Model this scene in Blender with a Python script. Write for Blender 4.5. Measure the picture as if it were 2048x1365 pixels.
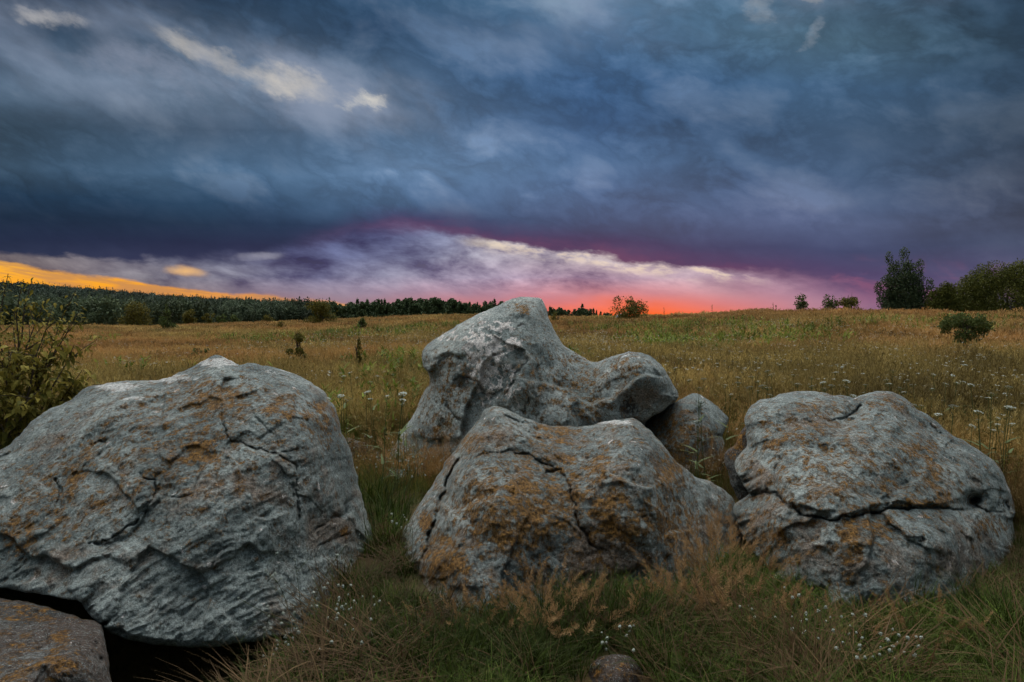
import bpy, math, random
import numpy as np
from mathutils import Vector
from mathutils.bvhtree import BVHTree

random.seed(7)
RNG = np.random.default_rng(7)
scene = bpy.context.scene
for _o in list(bpy.data.objects):
    bpy.data.objects.remove(_o)
COL = scene.collection

# ------------------------------------------------------------------ camera
F = 1365.0                      # focal length in photograph pixels (24 mm on 36 mm, 2048 px wide)
HORIZON = 640.0
EYE = 1.4
PITCH = math.atan((682.5 - HORIZON) / F)
cam_data = bpy.data.cameras.new('camera')
cam_data.lens = 24.0
cam_data.sensor_width = 36.0
cam_data.clip_start = 0.05
cam_data.clip_end = 9000
cam = bpy.data.objects.new('camera', cam_data)
COL.objects.link(cam)
cam.location = (0, 0, EYE)
cam.rotation_euler = (math.pi / 2 - PITCH, 0, 0)
scene.camera = cam
scene.view_settings.view_transform = 'Standard'
scene.view_settings.look = 'None'
scene.view_settings.exposure = 1.42
scene.view_settings.gamma = 1.0
scene.cycles.use_denoising = True
scene.cycles.use_adaptive_sampling = True
scene.cycles.adaptive_threshold = 0.025
scene.cycles.adaptive_min_samples = 16
scene.cycles.max_bounces = 5
scene.cycles.diffuse_bounces = 2
scene.cycles.glossy_bounces = 1
scene.cycles.transmission_bounces = 2
scene.cycles.transparent_max_bounces = 4
scene.cycles.caustics_reflective = False
scene.cycles.caustics_refractive = False


def unproj(px, py, d):
    """photograph pixel + depth in metres -> world point(s)"""
    px = np.asarray(px, float); py = np.asarray(py, float); d = np.asarray(d, float)
    xc = (px - 1024) / F * d
    yc = (682.5 - py) / F * d
    s, c = math.sin(PITCH), math.cos(PITCH)
    return np.stack([xc, yc * s + d * c, EYE + yc * c - d * s], -1)


def srgb(r, g, b):
    f = lambda v: (v / 255 / 12.92) if v <= 10 else (((v / 255) + 0.055) / 1.055) ** 2.4
    return (f(r), f(g), f(b), 1.0)


# ------------------------------------------------------------------ node helper
class NT:
    def __init__(self, tree):
        self.t = tree
        self.n = tree.nodes
        self.l = tree.links

    def put(self, sock, v):
        if v is None:
            return
        if isinstance(v, bpy.types.NodeSocket):
            self.l.new(v, sock)
        else:
            sock.default_value = v

    def node(self, kind, **kw):
        n = self.n.new(kind)
        for k, v in kw.items():
            setattr(n, k, v)
        return n

    def m(self, op, a, b=None, c=None, clamp=False):
        n = self.n.new('ShaderNodeMath'); n.operation = op; n.use_clamp = clamp
        for i, v in enumerate((a, b, c)):
            self.put(n.inputs[i], v)
        return n.outputs[0]

    def vm(self, op, a, b=None):
        n = self.n.new('ShaderNodeVectorMath'); n.operation = op
        self.put(n.inputs[0], a); self.put(n.inputs[1], b)
        return n.outputs[0]

    def comb(self, x, y, z):
        n = self.n.new('ShaderNodeCombineXYZ')
        for i, v in enumerate((x, y, z)):
            self.put(n.inputs[i], v)
        return n.outputs[0]

    def rng(self, v, a, b, c=0.0, d=1.0, smooth=True):
        n = self.n.new('ShaderNodeMapRange')
        n.interpolation_type = 'SMOOTHSTEP' if smooth else 'LINEAR'
        n.clamp = True
        for i, x in enumerate((v, a, b, c, d)):
            self.put(n.inputs[i], x)
        return n.outputs[0]

    def mix(self, f, a, b, blend='MIX'):
        n = self.n.new('ShaderNodeMix'); n.data_type = 'RGBA'; n.blend_type = blend
        n.clamp_factor = True
        self.put(n.inputs[0], f); self.put(n.inputs[6], a); self.put(n.inputs[7], b)
        return n.outputs[2]

    def noise(self, vec, scale, detail=4, rough=0.55, dist=0.0, out=0, lac=2.0):
        n = self.n.new('ShaderNodeTexNoise')
        self.put(n.inputs['Vector'], vec)
        n.inputs['Scale'].default_value = scale
        n.inputs['Detail'].default_value = detail
        n.inputs['Roughness'].default_value = rough
        n.inputs['Distortion'].default_value = dist
        n.inputs['Lacunarity'].default_value = lac
        return n.outputs[out]

    def ramp(self, v, stops, interp='LINEAR'):
        n = self.n.new('ShaderNodeValToRGB')
        cr = n.color_ramp; cr.interpolation = interp
        while len(cr.elements) > 1:
            cr.elements.remove(cr.elements[-1])
        cr.elements[0].position = stops[0][0]; cr.elements[0].color = stops[0][1]
        for p, c in stops[1:]:
            e = cr.elements.new(p); e.color = c
        self.put(n.inputs[0], v)
        return n.outputs[0]

    def attr(self, name, kind='GEOMETRY', out='Fac'):
        n = self.n.new('ShaderNodeAttribute'); n.attribute_name = name; n.attribute_type = kind
        return n.outputs[out]


# ------------------------------------------------------------------ sky: storm clouds over a sunset, laid out by bearing and altitude
SUN_AZ = math.radians(-16)      # bearing of the soft light, left of straight ahead
SUN_EL = math.radians(60)
world = bpy.data.worlds.new('World')
scene.world = world
world.use_nodes = True
world.cycles.sampling_method = 'MANUAL'
world.cycles.sample_map_resolution = 256
world.node_tree.nodes.clear()
W = NT(world.node_tree)
tc = W.node('ShaderNodeTexCoord')
direc = W.vm('NORMALIZE', tc.outputs['Generated'])
sep = W.node('ShaderNodeSeparateXYZ'); W.l.new(direc, sep.inputs[0])
dx, dy, dz = sep.outputs
az = W.m('ARCTAN2', dx, dy)
hor = W.m('SQRT', W.m('ADD', W.m('MULTIPLY', dx, dx), W.m('MULTIPLY', dy, dy)))
tan_el = W.m('DIVIDE', dz, W.m('MAXIMUM', hor, 0.02))
cos_az = W.m('MAXIMUM', W.m('COSINE', az), 0.45)
ALT = W.m('SUBTRACT', 640.0, W.m('MULTIPLY', F, W.m('DIVIDE', tan_el, cos_az)))   # 640 at the horizon, 0 about 25 degrees up
BRG = W.m('ADD', 1024.0, W.m('MULTIPLY', F, W.m('TANGENT', W.m('MINIMUM', W.m('MAXIMUM', az, -1.15), 1.15))))
T = W.m('ADD', W.m('DIVIDE', az, 2 * math.pi), 0.5)
# cloud-layer coordinates: a flat deck seen in perspective
den = W.m('ADD', W.m('MAXIMUM', dz, 0.0), 0.13)
deck_uv = W.comb(W.m('DIVIDE', dx, den), W.m('DIVIDE', dy, den), 0.0)
low_uv = W.comb(az, W.m('ADD', W.m('MULTIPLY', tan_el, 2.5), W.m('MULTIPLY', az, 0.25)), 0.0)
slant = W.comb(W.m('MULTIPLY', az, 0.85), W.m('ADD', W.m('MULTIPLY', tan_el, 1.3), W.m('MULTIPLY', az, 0.32)), 0.3)
n_big = W.noise(deck_uv, 1.0, 4, 0.5, 0.1)
n_mid = W.noise(slant, 6.5, 6, 0.5, 0.12)
n_low = W.noise(low_uv, 9.0, 6, 0.6, 0.3)
n_low2 = W.noise(low_uv, 26.0, 4, 0.62, 0.2)
n_warp = W.m('SUBTRACT', W.noise(slant, 3.4, 5, 0.55), 0.5)
n_warp2 = W.m('SUBTRACT', W.noise(low_uv, 7.0, 5, 0.6), 0.5)


def brg_t(px):
    return math.atan((px - 1024) / F) / (2 * math.pi) + 0.5


def row(colours, back, t):
    """one band of sky: colours at given bearings, fading to 'back' behind the viewer"""
    st = [(0.0, srgb(*back)), (0.29, srgb(*back))]
    st += [(brg_t(px), srgb(*c)) for px, c in colours]
    st += [(0.71, srgb(*back)), (1.0, srgb(*back))]
    return W.ramp(t, st)


Tw = W.m('ADD', T, W.m('MULTIPLY', n_warp, 0.035))
ALTw = W.m('ADD', ALT, W.m('MULTIPLY', n_warp, 110.0))
BACK = (106, 115, 126)
XS = (0, 400, 800, 1200, 1600, 2048)
DECK = [
    (-160, [(70, 86, 106)] * 6),
    (0, [(46, 64, 90), (40, 62, 90), (50, 82, 116), (84, 119, 154), (82, 110, 138), (44, 67, 92)]),
    (80, [(56, 76, 102), (66, 88, 116), (44, 70, 102), (74, 108, 148), (84, 114, 140), (44, 66, 90)]),
    (170, [(82, 102, 128), (108, 124, 150), (70, 96, 128), (58, 94, 138), (66, 98, 134), (48, 69, 94)]),
    (255, [(56, 76, 98), (60, 80, 106), (84, 110, 144), (58, 92, 136), (58, 84, 116), (50, 67, 90)]),
    (335, [(56, 80, 106), (72, 102, 136), (98, 128, 168), (74, 106, 148), (66, 92, 128), (56, 66, 88)]),
    (395, [(20, 50, 78), (36, 68, 100), (76, 106, 146), (78, 104, 146), (74, 94, 132), (60, 68, 92)]),
    (440, [(10, 38, 64), (18, 46, 76), (36, 64, 102), (62, 84, 124), (84, 98, 138), (64, 72, 98)]),
    (485, [(22, 40, 70), (26, 40, 74), (40, 50, 88), (48, 54, 96), (56, 68, 108), (66, 76, 106)]),
    (545, [(44, 54, 84), (46, 52, 88), (60, 60, 100), (74, 58, 98), (76, 62, 106), (74, 74, 110)]),
    (625, [(60, 66, 96), (60, 66, 96), (90, 80, 116), (104, 76, 114), (134, 94, 134), (98, 82, 116)]),
]
deck = None
for i, (y, cs) in enumerate(DECK):
    r = row(list(zip(XS, cs)), BACK, Tw)
    deck = r if deck is None else W.mix(W.rng(ALTw, float(DECK[i - 1][0]), float(y), smooth=False), deck, r)
# billows of the deck
bil = W.m('ADD', W.m('MULTIPLY', W.m('SUBTRACT', n_mid, 0.5), 3.0), W.m('MULTIPLY', W.m('SUBTRACT', n_big, 0.5), 2.0))
n_puff = W.noise(slant, 14.0, 6, 0.6, 0.25)
bil = W.m('ADD', bil, W.m('MULTIPLY', W.m('SUBTRACT', W.m('ABSOLUTE', W.m('SUBTRACT', n_mid, 0.52)), 0.06), 3.2))
bil = W.m('ADD', bil, W.m('MULTIPLY', W.m('SUBTRACT', W.m('ABSOLUTE', W.m('SUBTRACT', n_puff, 0.5)), 0.08), 2.5))
bil = W.m('ADD', bil, W.m('MULTIPLY', W.m('SUBTRACT', n_puff, 0.5), 0.7))
bil = W.m('MULTIPLY', bil, W.rng(ALT, 520.0, 360.0, 0.4, 1.0))
gain = W.rng(bil, -0.6, 0.75, 0.58, 1.66, smooth=False)
deck = W.mix(1.0, deck, W.comb(W.m('MULTIPLY', gain, 0.91), W.m('MULTIPLY', gain, 1.02), gain), 'MULTIPLY')
grey = W.node('ShaderNodeRGBToBW'); W.l.new(deck, grey.inputs[0])
deck = W.mix(W.rng(gain, 0.9, 1.5, 0.04, 0.28), deck, grey.outputs[0])

LOW = [
    (470, [(0, (26, 42, 74)), (400, (36, 46, 82)), (620, (52, 60, 100)), (760, (72, 82, 124)), (900, (108, 116, 150)), (1000, (164, 162, 178)), (1300, (190, 182, 186)), (1600, (158, 144, 162)), (2048, (84, 84, 114))]),
    (515, [(0, (112, 104, 108)), (400, (92, 96, 122)), (560, (66, 72, 110)), (700, (86, 94, 132)), (850, (116, 122, 152)), (1000, (164, 160, 178)), (1300, (194, 184, 186)), (1500, (178, 166, 178)), (1750, (112, 92, 130)), (2048, (80, 80, 112))]),
    (555, [(0, (124, 110, 112)), (300, (116, 114, 128)), (480, (128, 128, 148)), (640, (104, 108, 142)), (800, (136, 136, 162)), (1000, (154, 142, 168)), (1200, (170, 146, 168)), (1400, (182, 162, 178)), (1600, (156, 126, 152)), (1800, (100, 84, 122)), (2048, (86, 80, 112))]),
    (585, [(0, (140, 112, 100)), (300, (132, 120, 124)), (500, (128, 116, 134)), (700, (140, 128, 150)), (900, (160, 134, 156)), (1050, (180, 136, 154)), (1250, (204, 134, 142)), (1450, (192, 146, 158)), (1600, (164, 126, 150)), (1800, (118, 94, 130)), (2048, (92, 82, 114))]),
    (606, [(0, (200, 140, 90)), (500, (160, 124, 128)), (700, (152, 126, 140)), (900, (176, 124, 136)), (1100, (206, 122, 126)), (1290, (236, 116, 92)), (1450, (208, 130, 134)), (1620, (176, 130, 148)), (1800, (136, 104, 136)), (2048, (98, 86, 116))]),
    (630, [(0, (220, 150, 90)), (500, (214, 150, 108)), (750, (192, 132, 124)), (950, (236, 140, 88)), (1120, (246, 114, 76)), (1310, (255, 106, 38)), (1450, (230, 116, 90)), (1620, (186, 130, 144)), (1800, (146, 112, 138)), (2048, (104, 90, 118))]),
]
ALTl = W.m('ADD', ALT, W.m('MULTIPLY', n_warp2, 26.0))
Tl = W.m('ADD', T, W.m('MULTIPLY', n_warp2, 0.02))
low = None
for i, (y, cs) in enumerate(LOW):
    r = row(cs, (80, 92, 122), Tl)
    low = r if low is None else W.mix(W.rng(ALTl, float(LOW[i - 1][0]), float(y), smooth=False), low, r)
# cumulus heaps: light tops, violet bellies, fading out toward the clear strip at the horizon
heap = W.m('SUBTRACT', W.m('ADD', W.m('MULTIPLY', n_low, 0.75), W.m('MULTIPLY', n_low2, 0.25)), 0.5)
heap_amt = W.m('MULTIPLY', W.rng(ALT, 600.0, 560.0, 0.12, 1.0), W.rng(BRG, 1450.0, 1000.0, 0.5, 1.0))
hg = W.m('MAXIMUM', W.m('ADD', 1.0, W.m('MULTIPLY', W.m('MULTIPLY', heap, 5.5), heap_amt)), 0.4)
hg_b = W.m('MAXIMUM', W.m('ADD', 1.0, W.m('MULTIPLY', W.m('MULTIPLY', heap, 4.2), heap_amt)), 0.5)
low = W.mix(1.0, low, W.comb(hg, hg, hg_b), 'MULTIPLY')


def edge(points, lo=400.0, hi=720.0):
    """altitude of a cloud edge as a curve over bearing"""
    n = W.node('ShaderNodeFloatCurve')
    W.put(n.inputs['Value'], W.rng(BRG, -700.0, 2700.0, smooth=False))
    cv = n.mapping.curves[0]
    pts = [((x + 700) / 3400, (y - lo) / (hi - lo)) for x, y in points]
    cv.points[0].location = pts[0]
    cv.points[1].location = pts[-1]
    for p in pts[1:-1]:
        cv.points.new(*p)
    n.mapping.update()
    return W.m('ADD', lo, W.m('MULTIPLY', n.outputs[0], hi - lo))


# strip of clear orange sky under the grey band, left of the sunset
orange_edge = edge([(-700, 480), (-300, 497), (0, 522), (150, 547), (300, 566), (450, 586), (600, 598), (720, 607), (820, 622), (950, 660), (1400, 700), (2700, 700)])
om = W.rng(W.m('SUBTRACT', W.m('ADD', ALT, W.m('ADD', W.m('MULTIPLY', n_warp2, 30.0), W.m('MULTIPLY', W.m('SUBTRACT', n_low2, 0.5), 14.0))), orange_edge), -2.0, 5.0)
om = W.m('MULTIPLY', om, W.rng(BRG, -1400.0, -700.0))
orange_col = W.ramp(W.rng(W.m('ADD', ALT, W.m('MULTIPLY', n_warp2, 30.0)), 520.0, 640.0, smooth=False),
                    [(0.0, srgb(255, 184, 60)), (0.45, srgb(250, 166, 44)), (0.6, srgb(228, 152, 74)), (0.8, srgb(206, 150, 104)), (1.0, srgb(190, 140, 110))])
streak = W.rng(W.noise(W.comb(W.m('MULTIPLY', az, 1.0), W.m('MULTIPLY', W.m('ADD', tan_el, W.m('MULTIPLY', az, 0.12)), 9.0), 0.7), 9.0, 6, 0.62), 0.47, 0.62)
orange_col = W.mix(W.m('MULTIPLY', streak, 0.6), orange_col, srgb(168, 124, 96))
low = W.mix(om, low, orange_col)

deck_edge = edge([(-700, 470), (-300, 488), (0, 506), (150, 514), (300, 521), (420, 516), (520, 506), (640, 486), (740, 463), (860, 462), (1000, 485), (1150, 502), (1300, 525), (1450, 546), (1600, 560), (1720, 590), (1850, 640), (2048, 690), (2700, 700)])
edge_d = W.m('SUBTRACT', W.m('ADD', W.m('ADD', ALT, W.m('MULTIPLY', n_warp2, 52.0)), W.m('MULTIPLY', W.m('SUBTRACT', n_low2, 0.5), 22.0)), deck_edge)
rim_zone = W.m('MULTIPLY', W.rng(BRG, 560.0, 800.0), W.rng(BRG, 2150.0, 1650.0))
purple = W.m('MULTIPLY', W.rng(edge_d, -52.0, -6.0), rim_zone)
deck = W.mix(W.m('MULTIPLY', purple, 0.6), deck, srgb(70, 56, 98))
rim = W.m('MULTIPLY', W.m('MULTIPLY', W.rng(edge_d, -26.0, -4.0), rim_zone), W.rng(n_low, 0.36, 0.6))
deck = W.mix(W.m('MULTIPLY', rim, 0.28), deck, srgb(128, 72, 106))
mauve = W.m('MULTIPLY', W.m('MULTIPLY', W.rng(ALTl, 505.0, 560.0), W.rng(BRG, 1500.0, 1720.0)), W.rng(W.noise(low_uv, 13.0, 5, 0.55, 0.4), 0.46, 0.62))
deck = W.mix(W.m('MULTIPLY', mauve, W.rng(BRG, 2300.0, 1800.0, 0.15, 0.6)), deck, srgb(142, 86, 118))
soft = W.m('ADD', W.rng(BRG, 1380.0, 1760.0, 1.0, 8.0), W.m('MULTIPLY', W.rng(BRG, 250.0, 450.0), W.rng(BRG, 1000.0, 760.0, 0.0, 2.0)))
sky = W.mix(W.rng(edge_d, W.m('MULTIPLY', soft, -6.0), W.m('MULTIPLY', soft, 7.0)), deck, low)
# bright fringe where the light clouds meet the deck
fringe = W.m('MULTIPLY', W.m('MULTIPLY', W.rng(edge_d, 34.0, 8.0), W.rng(edge_d, 0.0, 8.0)), W.m('MULTIPLY', W.rng(BRG, 900.0, 1020.0), W.rng(BRG, 1560.0, 1430.0)))
sky = W.mix(W.m('MULTIPLY', fringe, W.rng(n_low2, 0.42, 0.66, 0.0, 0.75)), sky, srgb(238, 218, 190))
# thin places in the deck where the sunlit upper cloud shows
GAPS = [(480, 132, 115, 20, 0.42, (206, 198, 186), 1.0), (600, 172, 70, 17, 0.3, (226, 216, 200), 1.05), (722, 205, 32, 11, 0.1, (240, 232, 214), 1.3),
        (300, 150, 150, 26, 0.15, (142, 150, 170), 0.8), (105, 47, 50, 13, 0.25, (200, 196, 194), 1.05), (1500, 22, 24, 22, 0.2, (184, 188, 192), 0.9),
        (1622, 70, 26, 11, -0.5, (172, 178, 188), 0.9), (1625, 2, 60, 10, 0.0, (214, 206, 192), 1.0), (1120, 5, 60, 30, 0.2, (130, 156, 180), 0.8),
        (372, 543, 34, 9, 0.12, (250, 194, 120), 1.5), (515, 512, 45, 7, -0.05, (160, 160, 176), 1.0), (1000, 492, 60, 8, 0.15, (226, 212, 190), 0.9)]
gn = W.noise(slant, 15.0, 6, 0.66, 0.2)
gw = W.node('ShaderNodeSeparateColor'); W.l.new(W.noise(slant, 9.0, 6, 0.62, 0.0, 1), gw.inputs[0])
BRGg = W.m('ADD', BRG, W.m('MULTIPLY', W.m('SUBTRACT', gw.outputs[0], 0.5), 230.0))
ALTg = W.m('ADD', ALT, W.m('MULTIPLY', W.m('SUBTRACT', gw.outputs[1], 0.5), 130.0))
for gx, gy, ra, rb, ang, colr, amp in GAPS:
    ca, sa = math.cos(ang), math.sin(ang)
    near_h = gy > 480
    ux = W.m('SUBTRACT', BRG if near_h else BRGg, float(gx)); uy = W.m('SUBTRACT', ALTl if near_h else ALTg, float(gy))
    a = W.m('DIVIDE', W.m('ADD', W.m('MULTIPLY', ux, ca), W.m('MULTIPLY', uy, sa)), float(ra))
    b = W.m('DIVIDE', W.m('SUBTRACT', W.m('MULTIPLY', uy, ca), W.m('MULTIPLY', ux, sa)), float(rb))
    q = W.m('EXPONENT', W.m('MULTIPLY', W.m('ADD', W.m('MULTIPLY', a, a), W.m('MULTIPLY', b, b)), -0.75))
    if gy < 300 and ra > 30:
        halo = W.m('MULTIPLY', W.m('POWER', q, 0.16), W.rng(n_mid, 0.36, 0.62))
        sky = W.mix(W.m('MULTIPLY', halo, 0.55), sky, srgb(138, 150, 172))
    k = W.rng(W.m('ADD', W.m('MULTIPLY', q, amp), W.m('MULTIPLY', W.m('SUBTRACT', gn, 0.5), 3.0)), 0.0, 1.9, smooth=False)
    k = W.m('MULTIPLY', k, W.rng(q, 0.02, 0.5))
    sky = W.mix(W.m('MULTIPLY', k, 0.55 if gx > 1400 else 0.9), sky, srgb(*colr))
# overcast brightens toward the zenith
zen = W.rng(dz, 0.42, 0.95, 1.0, 2.6)
sky = W.mix(1.0, sky, W.comb(zen, zen, zen), 'MULTIPLY')
nish = W.node('ShaderNodeTexSky', sky_type='NISHITA')
nish.sun_disc = False
nish.sun_elevation = math.radians(1.0)
nish.sun_rotation = math.radians(8.0)
nish.air_density = 1.5
bg_clear = W.node('ShaderNodeBackground'); W.l.new(nish.outputs[0], bg_clear.inputs[0]); bg_clear.inputs[1].default_value = 0.002
bg = W.node('ShaderNodeBackground'); W.l.new(sky, bg.inputs[0]); bg.inputs[1].default_value = 0.374
addw = W.node('ShaderNodeAddShader')
W.l.new(bg.outputs[0], addw.inputs[0]); W.l.new(bg_clear.outputs[0], addw.inputs[1])
outw = W.node('ShaderNodeOutputWorld'); W.l.new(addw.outputs[0], outw.inputs[0])

# one very soft sun: light sifted through the broken cloud ahead and above
sun_data = bpy.data.lights.new('sun', 'SUN')
sun_data.energy = 1.5
sun_data.angle = math.radians(85)
sun_data.color = (1.0, 0.98, 0.94)
sun = bpy.data.objects.new('sun', sun_data)
COL.objects.link(sun)
sd = Vector((math.sin(SUN_AZ) * math.cos(SUN_EL), math.cos(SUN_AZ) * math.cos(SUN_EL), math.sin(SUN_EL)))
sun.rotation_euler = sd.to_track_quat('Z', 'Y').to_euler()
sun.location = (0, 20, 30)

# ------------------------------------------------------------------ noise in numpy
_perm = np.random.default_rng(11).permutation(256).astype(np.int64)
_perm = np.concatenate([_perm, _perm, _perm])
_g = np.random.default_rng(12).normal(size=(256, 3))
_g /= np.linalg.norm(_g, axis=1)[:, None]


def pnoise(p):
    p = np.asarray(p, float)
    i = np.floor(p).astype(np.int64)
    f = p - i
    i &= 255
    u = f * f * f * (f * (f * 6 - 15) + 10)
    out = 0
    for dx_ in (0, 1):
        wx = u[:, 0] if dx_ else 1 - u[:, 0]
        for dy_ in (0, 1):
            wy = u[:, 1] if dy_ else 1 - u[:, 1]
            for dz_ in (0, 1):
                wz = u[:, 2] if dz_ else 1 - u[:, 2]
                h = _perm[_perm[_perm[(i[:, 0] + dx_) & 255] + ((i[:, 1] + dy_) & 255)] + ((i[:, 2] + dz_) & 255)]
                g = _g[h]
                d = g[:, 0] * (f[:, 0] - dx_) + g[:, 1] * (f[:, 1] - dy_) + g[:, 2] * (f[:, 2] - dz_)
                out = out + wx * wy * wz * d
    return out * 1.5


def fbm(p, octaves=4, gain=0.5, ridged=False):
    a, s, t = 1.0, 0.0, 0.0
    q = np.array(p, float)
    for k in range(octaves):
        n = pnoise(q + 17.3 * k)
        if ridged:
            n = 1 - 2 * np.abs(n)
        s = s + a * n
        t += a
        a *= gain
        q = q * 2.03
    return s / t


def sstep(a, b, x):
    t = np.clip((x - a) / (b - a), 0, 1)
    return t * t * (3 - 2 * t)


# ------------------------------------------------------------------ object helpers
def mesh_obj(name, verts, faces, mat, parent=None, smooth=False, attrs=None, origin=None):
    verts = np.asarray(verts, np.float32)
    if origin is not None:
        verts = verts - np.asarray(origin, np.float32)
    me = bpy.data.meshes.new(name)
    if isinstance(faces, np.ndarray):
        k = faces.shape[1]
        me.vertices.add(len(verts)); me.vertices.foreach_set('co', verts.ravel())
        me.loops.add(faces.size); me.loops.foreach_set('vertex_index', faces.astype(np.int32).ravel())
        me.polygons.add(len(faces))
        me.polygons.foreach_set('loop_start', np.arange(0, faces.size, k, dtype=np.int32))
        me.update(calc_edges=True)
    else:
        me.from_pydata([tuple(v) for v in verts], [], faces)
    if attrs:
        for an, av in attrs.items():
            at = me.attributes.new(an, 'FLOAT', 'POINT')
            at.data.foreach_set('value', np.asarray(av, np.float32))
    if smooth:
        me.polygons.foreach_set('use_smooth', np.ones(len(me.polygons), bool))
    if mat is not None:
        me.materials.append(mat)
    o = bpy.data.objects.new(name, me)
    COL.objects.link(o)
    if origin is not None:
        o.location = tuple(float(v) for v in origin)
    if parent is not None:
        o.parent = parent
        if origin is not None:
            o.location = tuple(float(v) for v in (np.asarray(origin) - np.asarray(parent.location)))
    return o


def tag(o, label=None, cat=None, group=None, kind=None):
    if label: o['label'] = label
    if cat: o['category'] = cat
    if group: o['group'] = group
    if kind: o['kind'] = kind
    return o


def thing(name, loc, label, cat, group=None):
    o = bpy.data.objects.new(name, None)
    o.empty_display_size = 0.2
    COL.objects.link(o)
    o.location = tuple(float(v) for v in loc)
    return tag(o, label, cat, group)


def material(name, rough=0.9):
    mt = bpy.data.materials.new(name)
    mt.use_nodes = True
    nt = NT(mt.node_tree)
    b = mt.node_tree.nodes['Principled BSDF']
    b.inputs['Roughness'].default_value = rough
    b.inputs['Specular IOR Level'].default_value = 0.25
    return mt, nt, b


# ------------------------------------------------------------------ terrain
CR_X = [-900, -400, 0, 150, 300, 450, 600, 720, 850, 950, 1100, 1250, 1400, 1500, 1700, 1760, 1900, 2048, 2600]
CR_P = [652, 652, 648, 648, 650, 645, 641, 636, 629, 628, 634, 633, 627, 621, 621, 620, 625, 625, 628]
CR_R = [80, 80, 80, 80, 80, 78, 75, 70, 62, 60, 58, 55, 50, 46, 44, 44, 44, 44, 44]
RIDGE_X = [-900, -300, 0, 200, 400, 600, 750, 900, 1050, 1200, 2600]
RIDGE_Z = [40, 36, 31, 25, 17, 11, 6, 2, -1, -4, -8]


def ground(x, y):
    x = np.asarray(x, float); y = np.asarray(y, float)
    r = np.hypot(x, y)
    a = np.arctan2(x, y)
    front = 1 - sstep(1.1, 2.2, np.abs(a))
    brg = 1024 + F * np.tan(np.clip(a, -0.95, 0.95))
    P = np.interp(brg, CR_X, CR_P); R = np.interp(brg, CR_X, CR_R)
    zc = (EYE + (HORIZON - P) / F * R - 0.62) * front
    s = np.clip((r - 7) / (R - 7), 0, 1)
    z = zc * (s * s * (3 - 2 * s) * 0.6 + s * 0.4)
    over = np.clip(r - R, 0, None)
    z = z - 3.4 * (1 - np.exp(-over / 45.0)) * front
    rz = np.interp(brg, RIDGE_X, RIDGE_Z) * front
    z = z + rz * sstep(380, 950, r)
    p = np.stack([x, y, 0 * x], -1).reshape(-1, 3)
    und = (pnoise(p * 0.55 + 3.1) * 0.05 + pnoise(p * 0.13 + 9) * 0.16 * np.clip((p[:, 1] - 8) / 15, 0, 1)).reshape(x.shape)
    z = z + und * np.clip(1 - r / 200, 0, 1)
    # hollow under the big left boulder, dug deeper to darken it
    z = z - 0.75 * np.exp(-(((x + 1.5) / 0.42) ** 2 + ((y - 2.8) / 0.42) ** 2))
    return z


def ground_px(px, py, lift=0.0):
    """point on the terrain seen at a photograph pixel"""
    lo, hi = 1.0, 400.0
    for d in np.concatenate([np.arange(1.5, 12, 0.02), np.arange(12, 120, 0.25)]):
        q = unproj(px, py, d)
        if q[2] <= ground(q[0], q[1]) + lift:
            return q
    return unproj(px, py, 60.0)


soil, nt, b = material('meadow_soil', 1.0)
geo = nt.node('ShaderNodeTexCoord').outputs['Object']
n1 = nt.noise(geo, 0.16, 5, 0.6); n2 = nt.noise(geo, 3.0, 6, 0.65); n3 = nt.noise(geo, 28.0, 4, 0.7)
c = nt.mix(nt.rng(n1, 0.4, 0.62), (0.085, 0.062, 0.022, 1), (0.16, 0.095, 0.038, 1))
c = nt.mix(nt.rng(n2, 0.42, 0.68, 0, 0.7), c, (0.05, 0.062, 0.016, 1))
c = nt.mix(nt.rng(n3, 0.45, 0.7, 0, 0.55), c, (0.03, 0.024, 0.014, 1))
nt.put(b.inputs['Base Color'], c)
bp = nt.node('ShaderNodeBump'); bp.inputs['Strength'].default_value = 0.8; bp.inputs['Distance'].default_value = 0.05
nt.l.new(n3, bp.inputs['Height']); nt.l.new(bp.outputs[0], b.inputs['Normal'])

rads = np.concatenate([[0.0], np.geomspace(0.6, 5000, 190)])
angs = np.concatenate([np.linspace(-0.85, 0.85, 150), np.linspace(0.85, 2 * math.pi - 0.85, 72)[1:-1]])
RR, AA = np.meshgrid(rads[1:], angs, indexing='ij')
gx, gy = RR * np.sin(AA), RR * np.cos(AA)
gz = ground(gx, gy)
verts = np.concatenate([[[0, 0, float(ground(np.array(0.0), np.array(0.001)))]], np.stack([gx, gy, gz], -1).reshape(-1, 3)])
na = len(angs)
faces = []
for j in range(na):
    faces.append((0, 1 + (j + 1) % na, 1 + j))
for i in range(len(rads) - 2):
    for j in range(na):
        a0 = 1 + i * na + j; a1 = 1 + i * na + (j + 1) % na
        faces.append((a0, a1, a1 + na, a0 + na))
g = mesh_obj('ground', verts, faces, soil, smooth=True)
tag(g, 'dry brown and green meadow ground rolling away to the far woods', 'ground', kind='structure')
# the winding puts the upper side up
g.data.flip_normals() if g.data.polygons[200].normal.z < 0 else None

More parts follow.
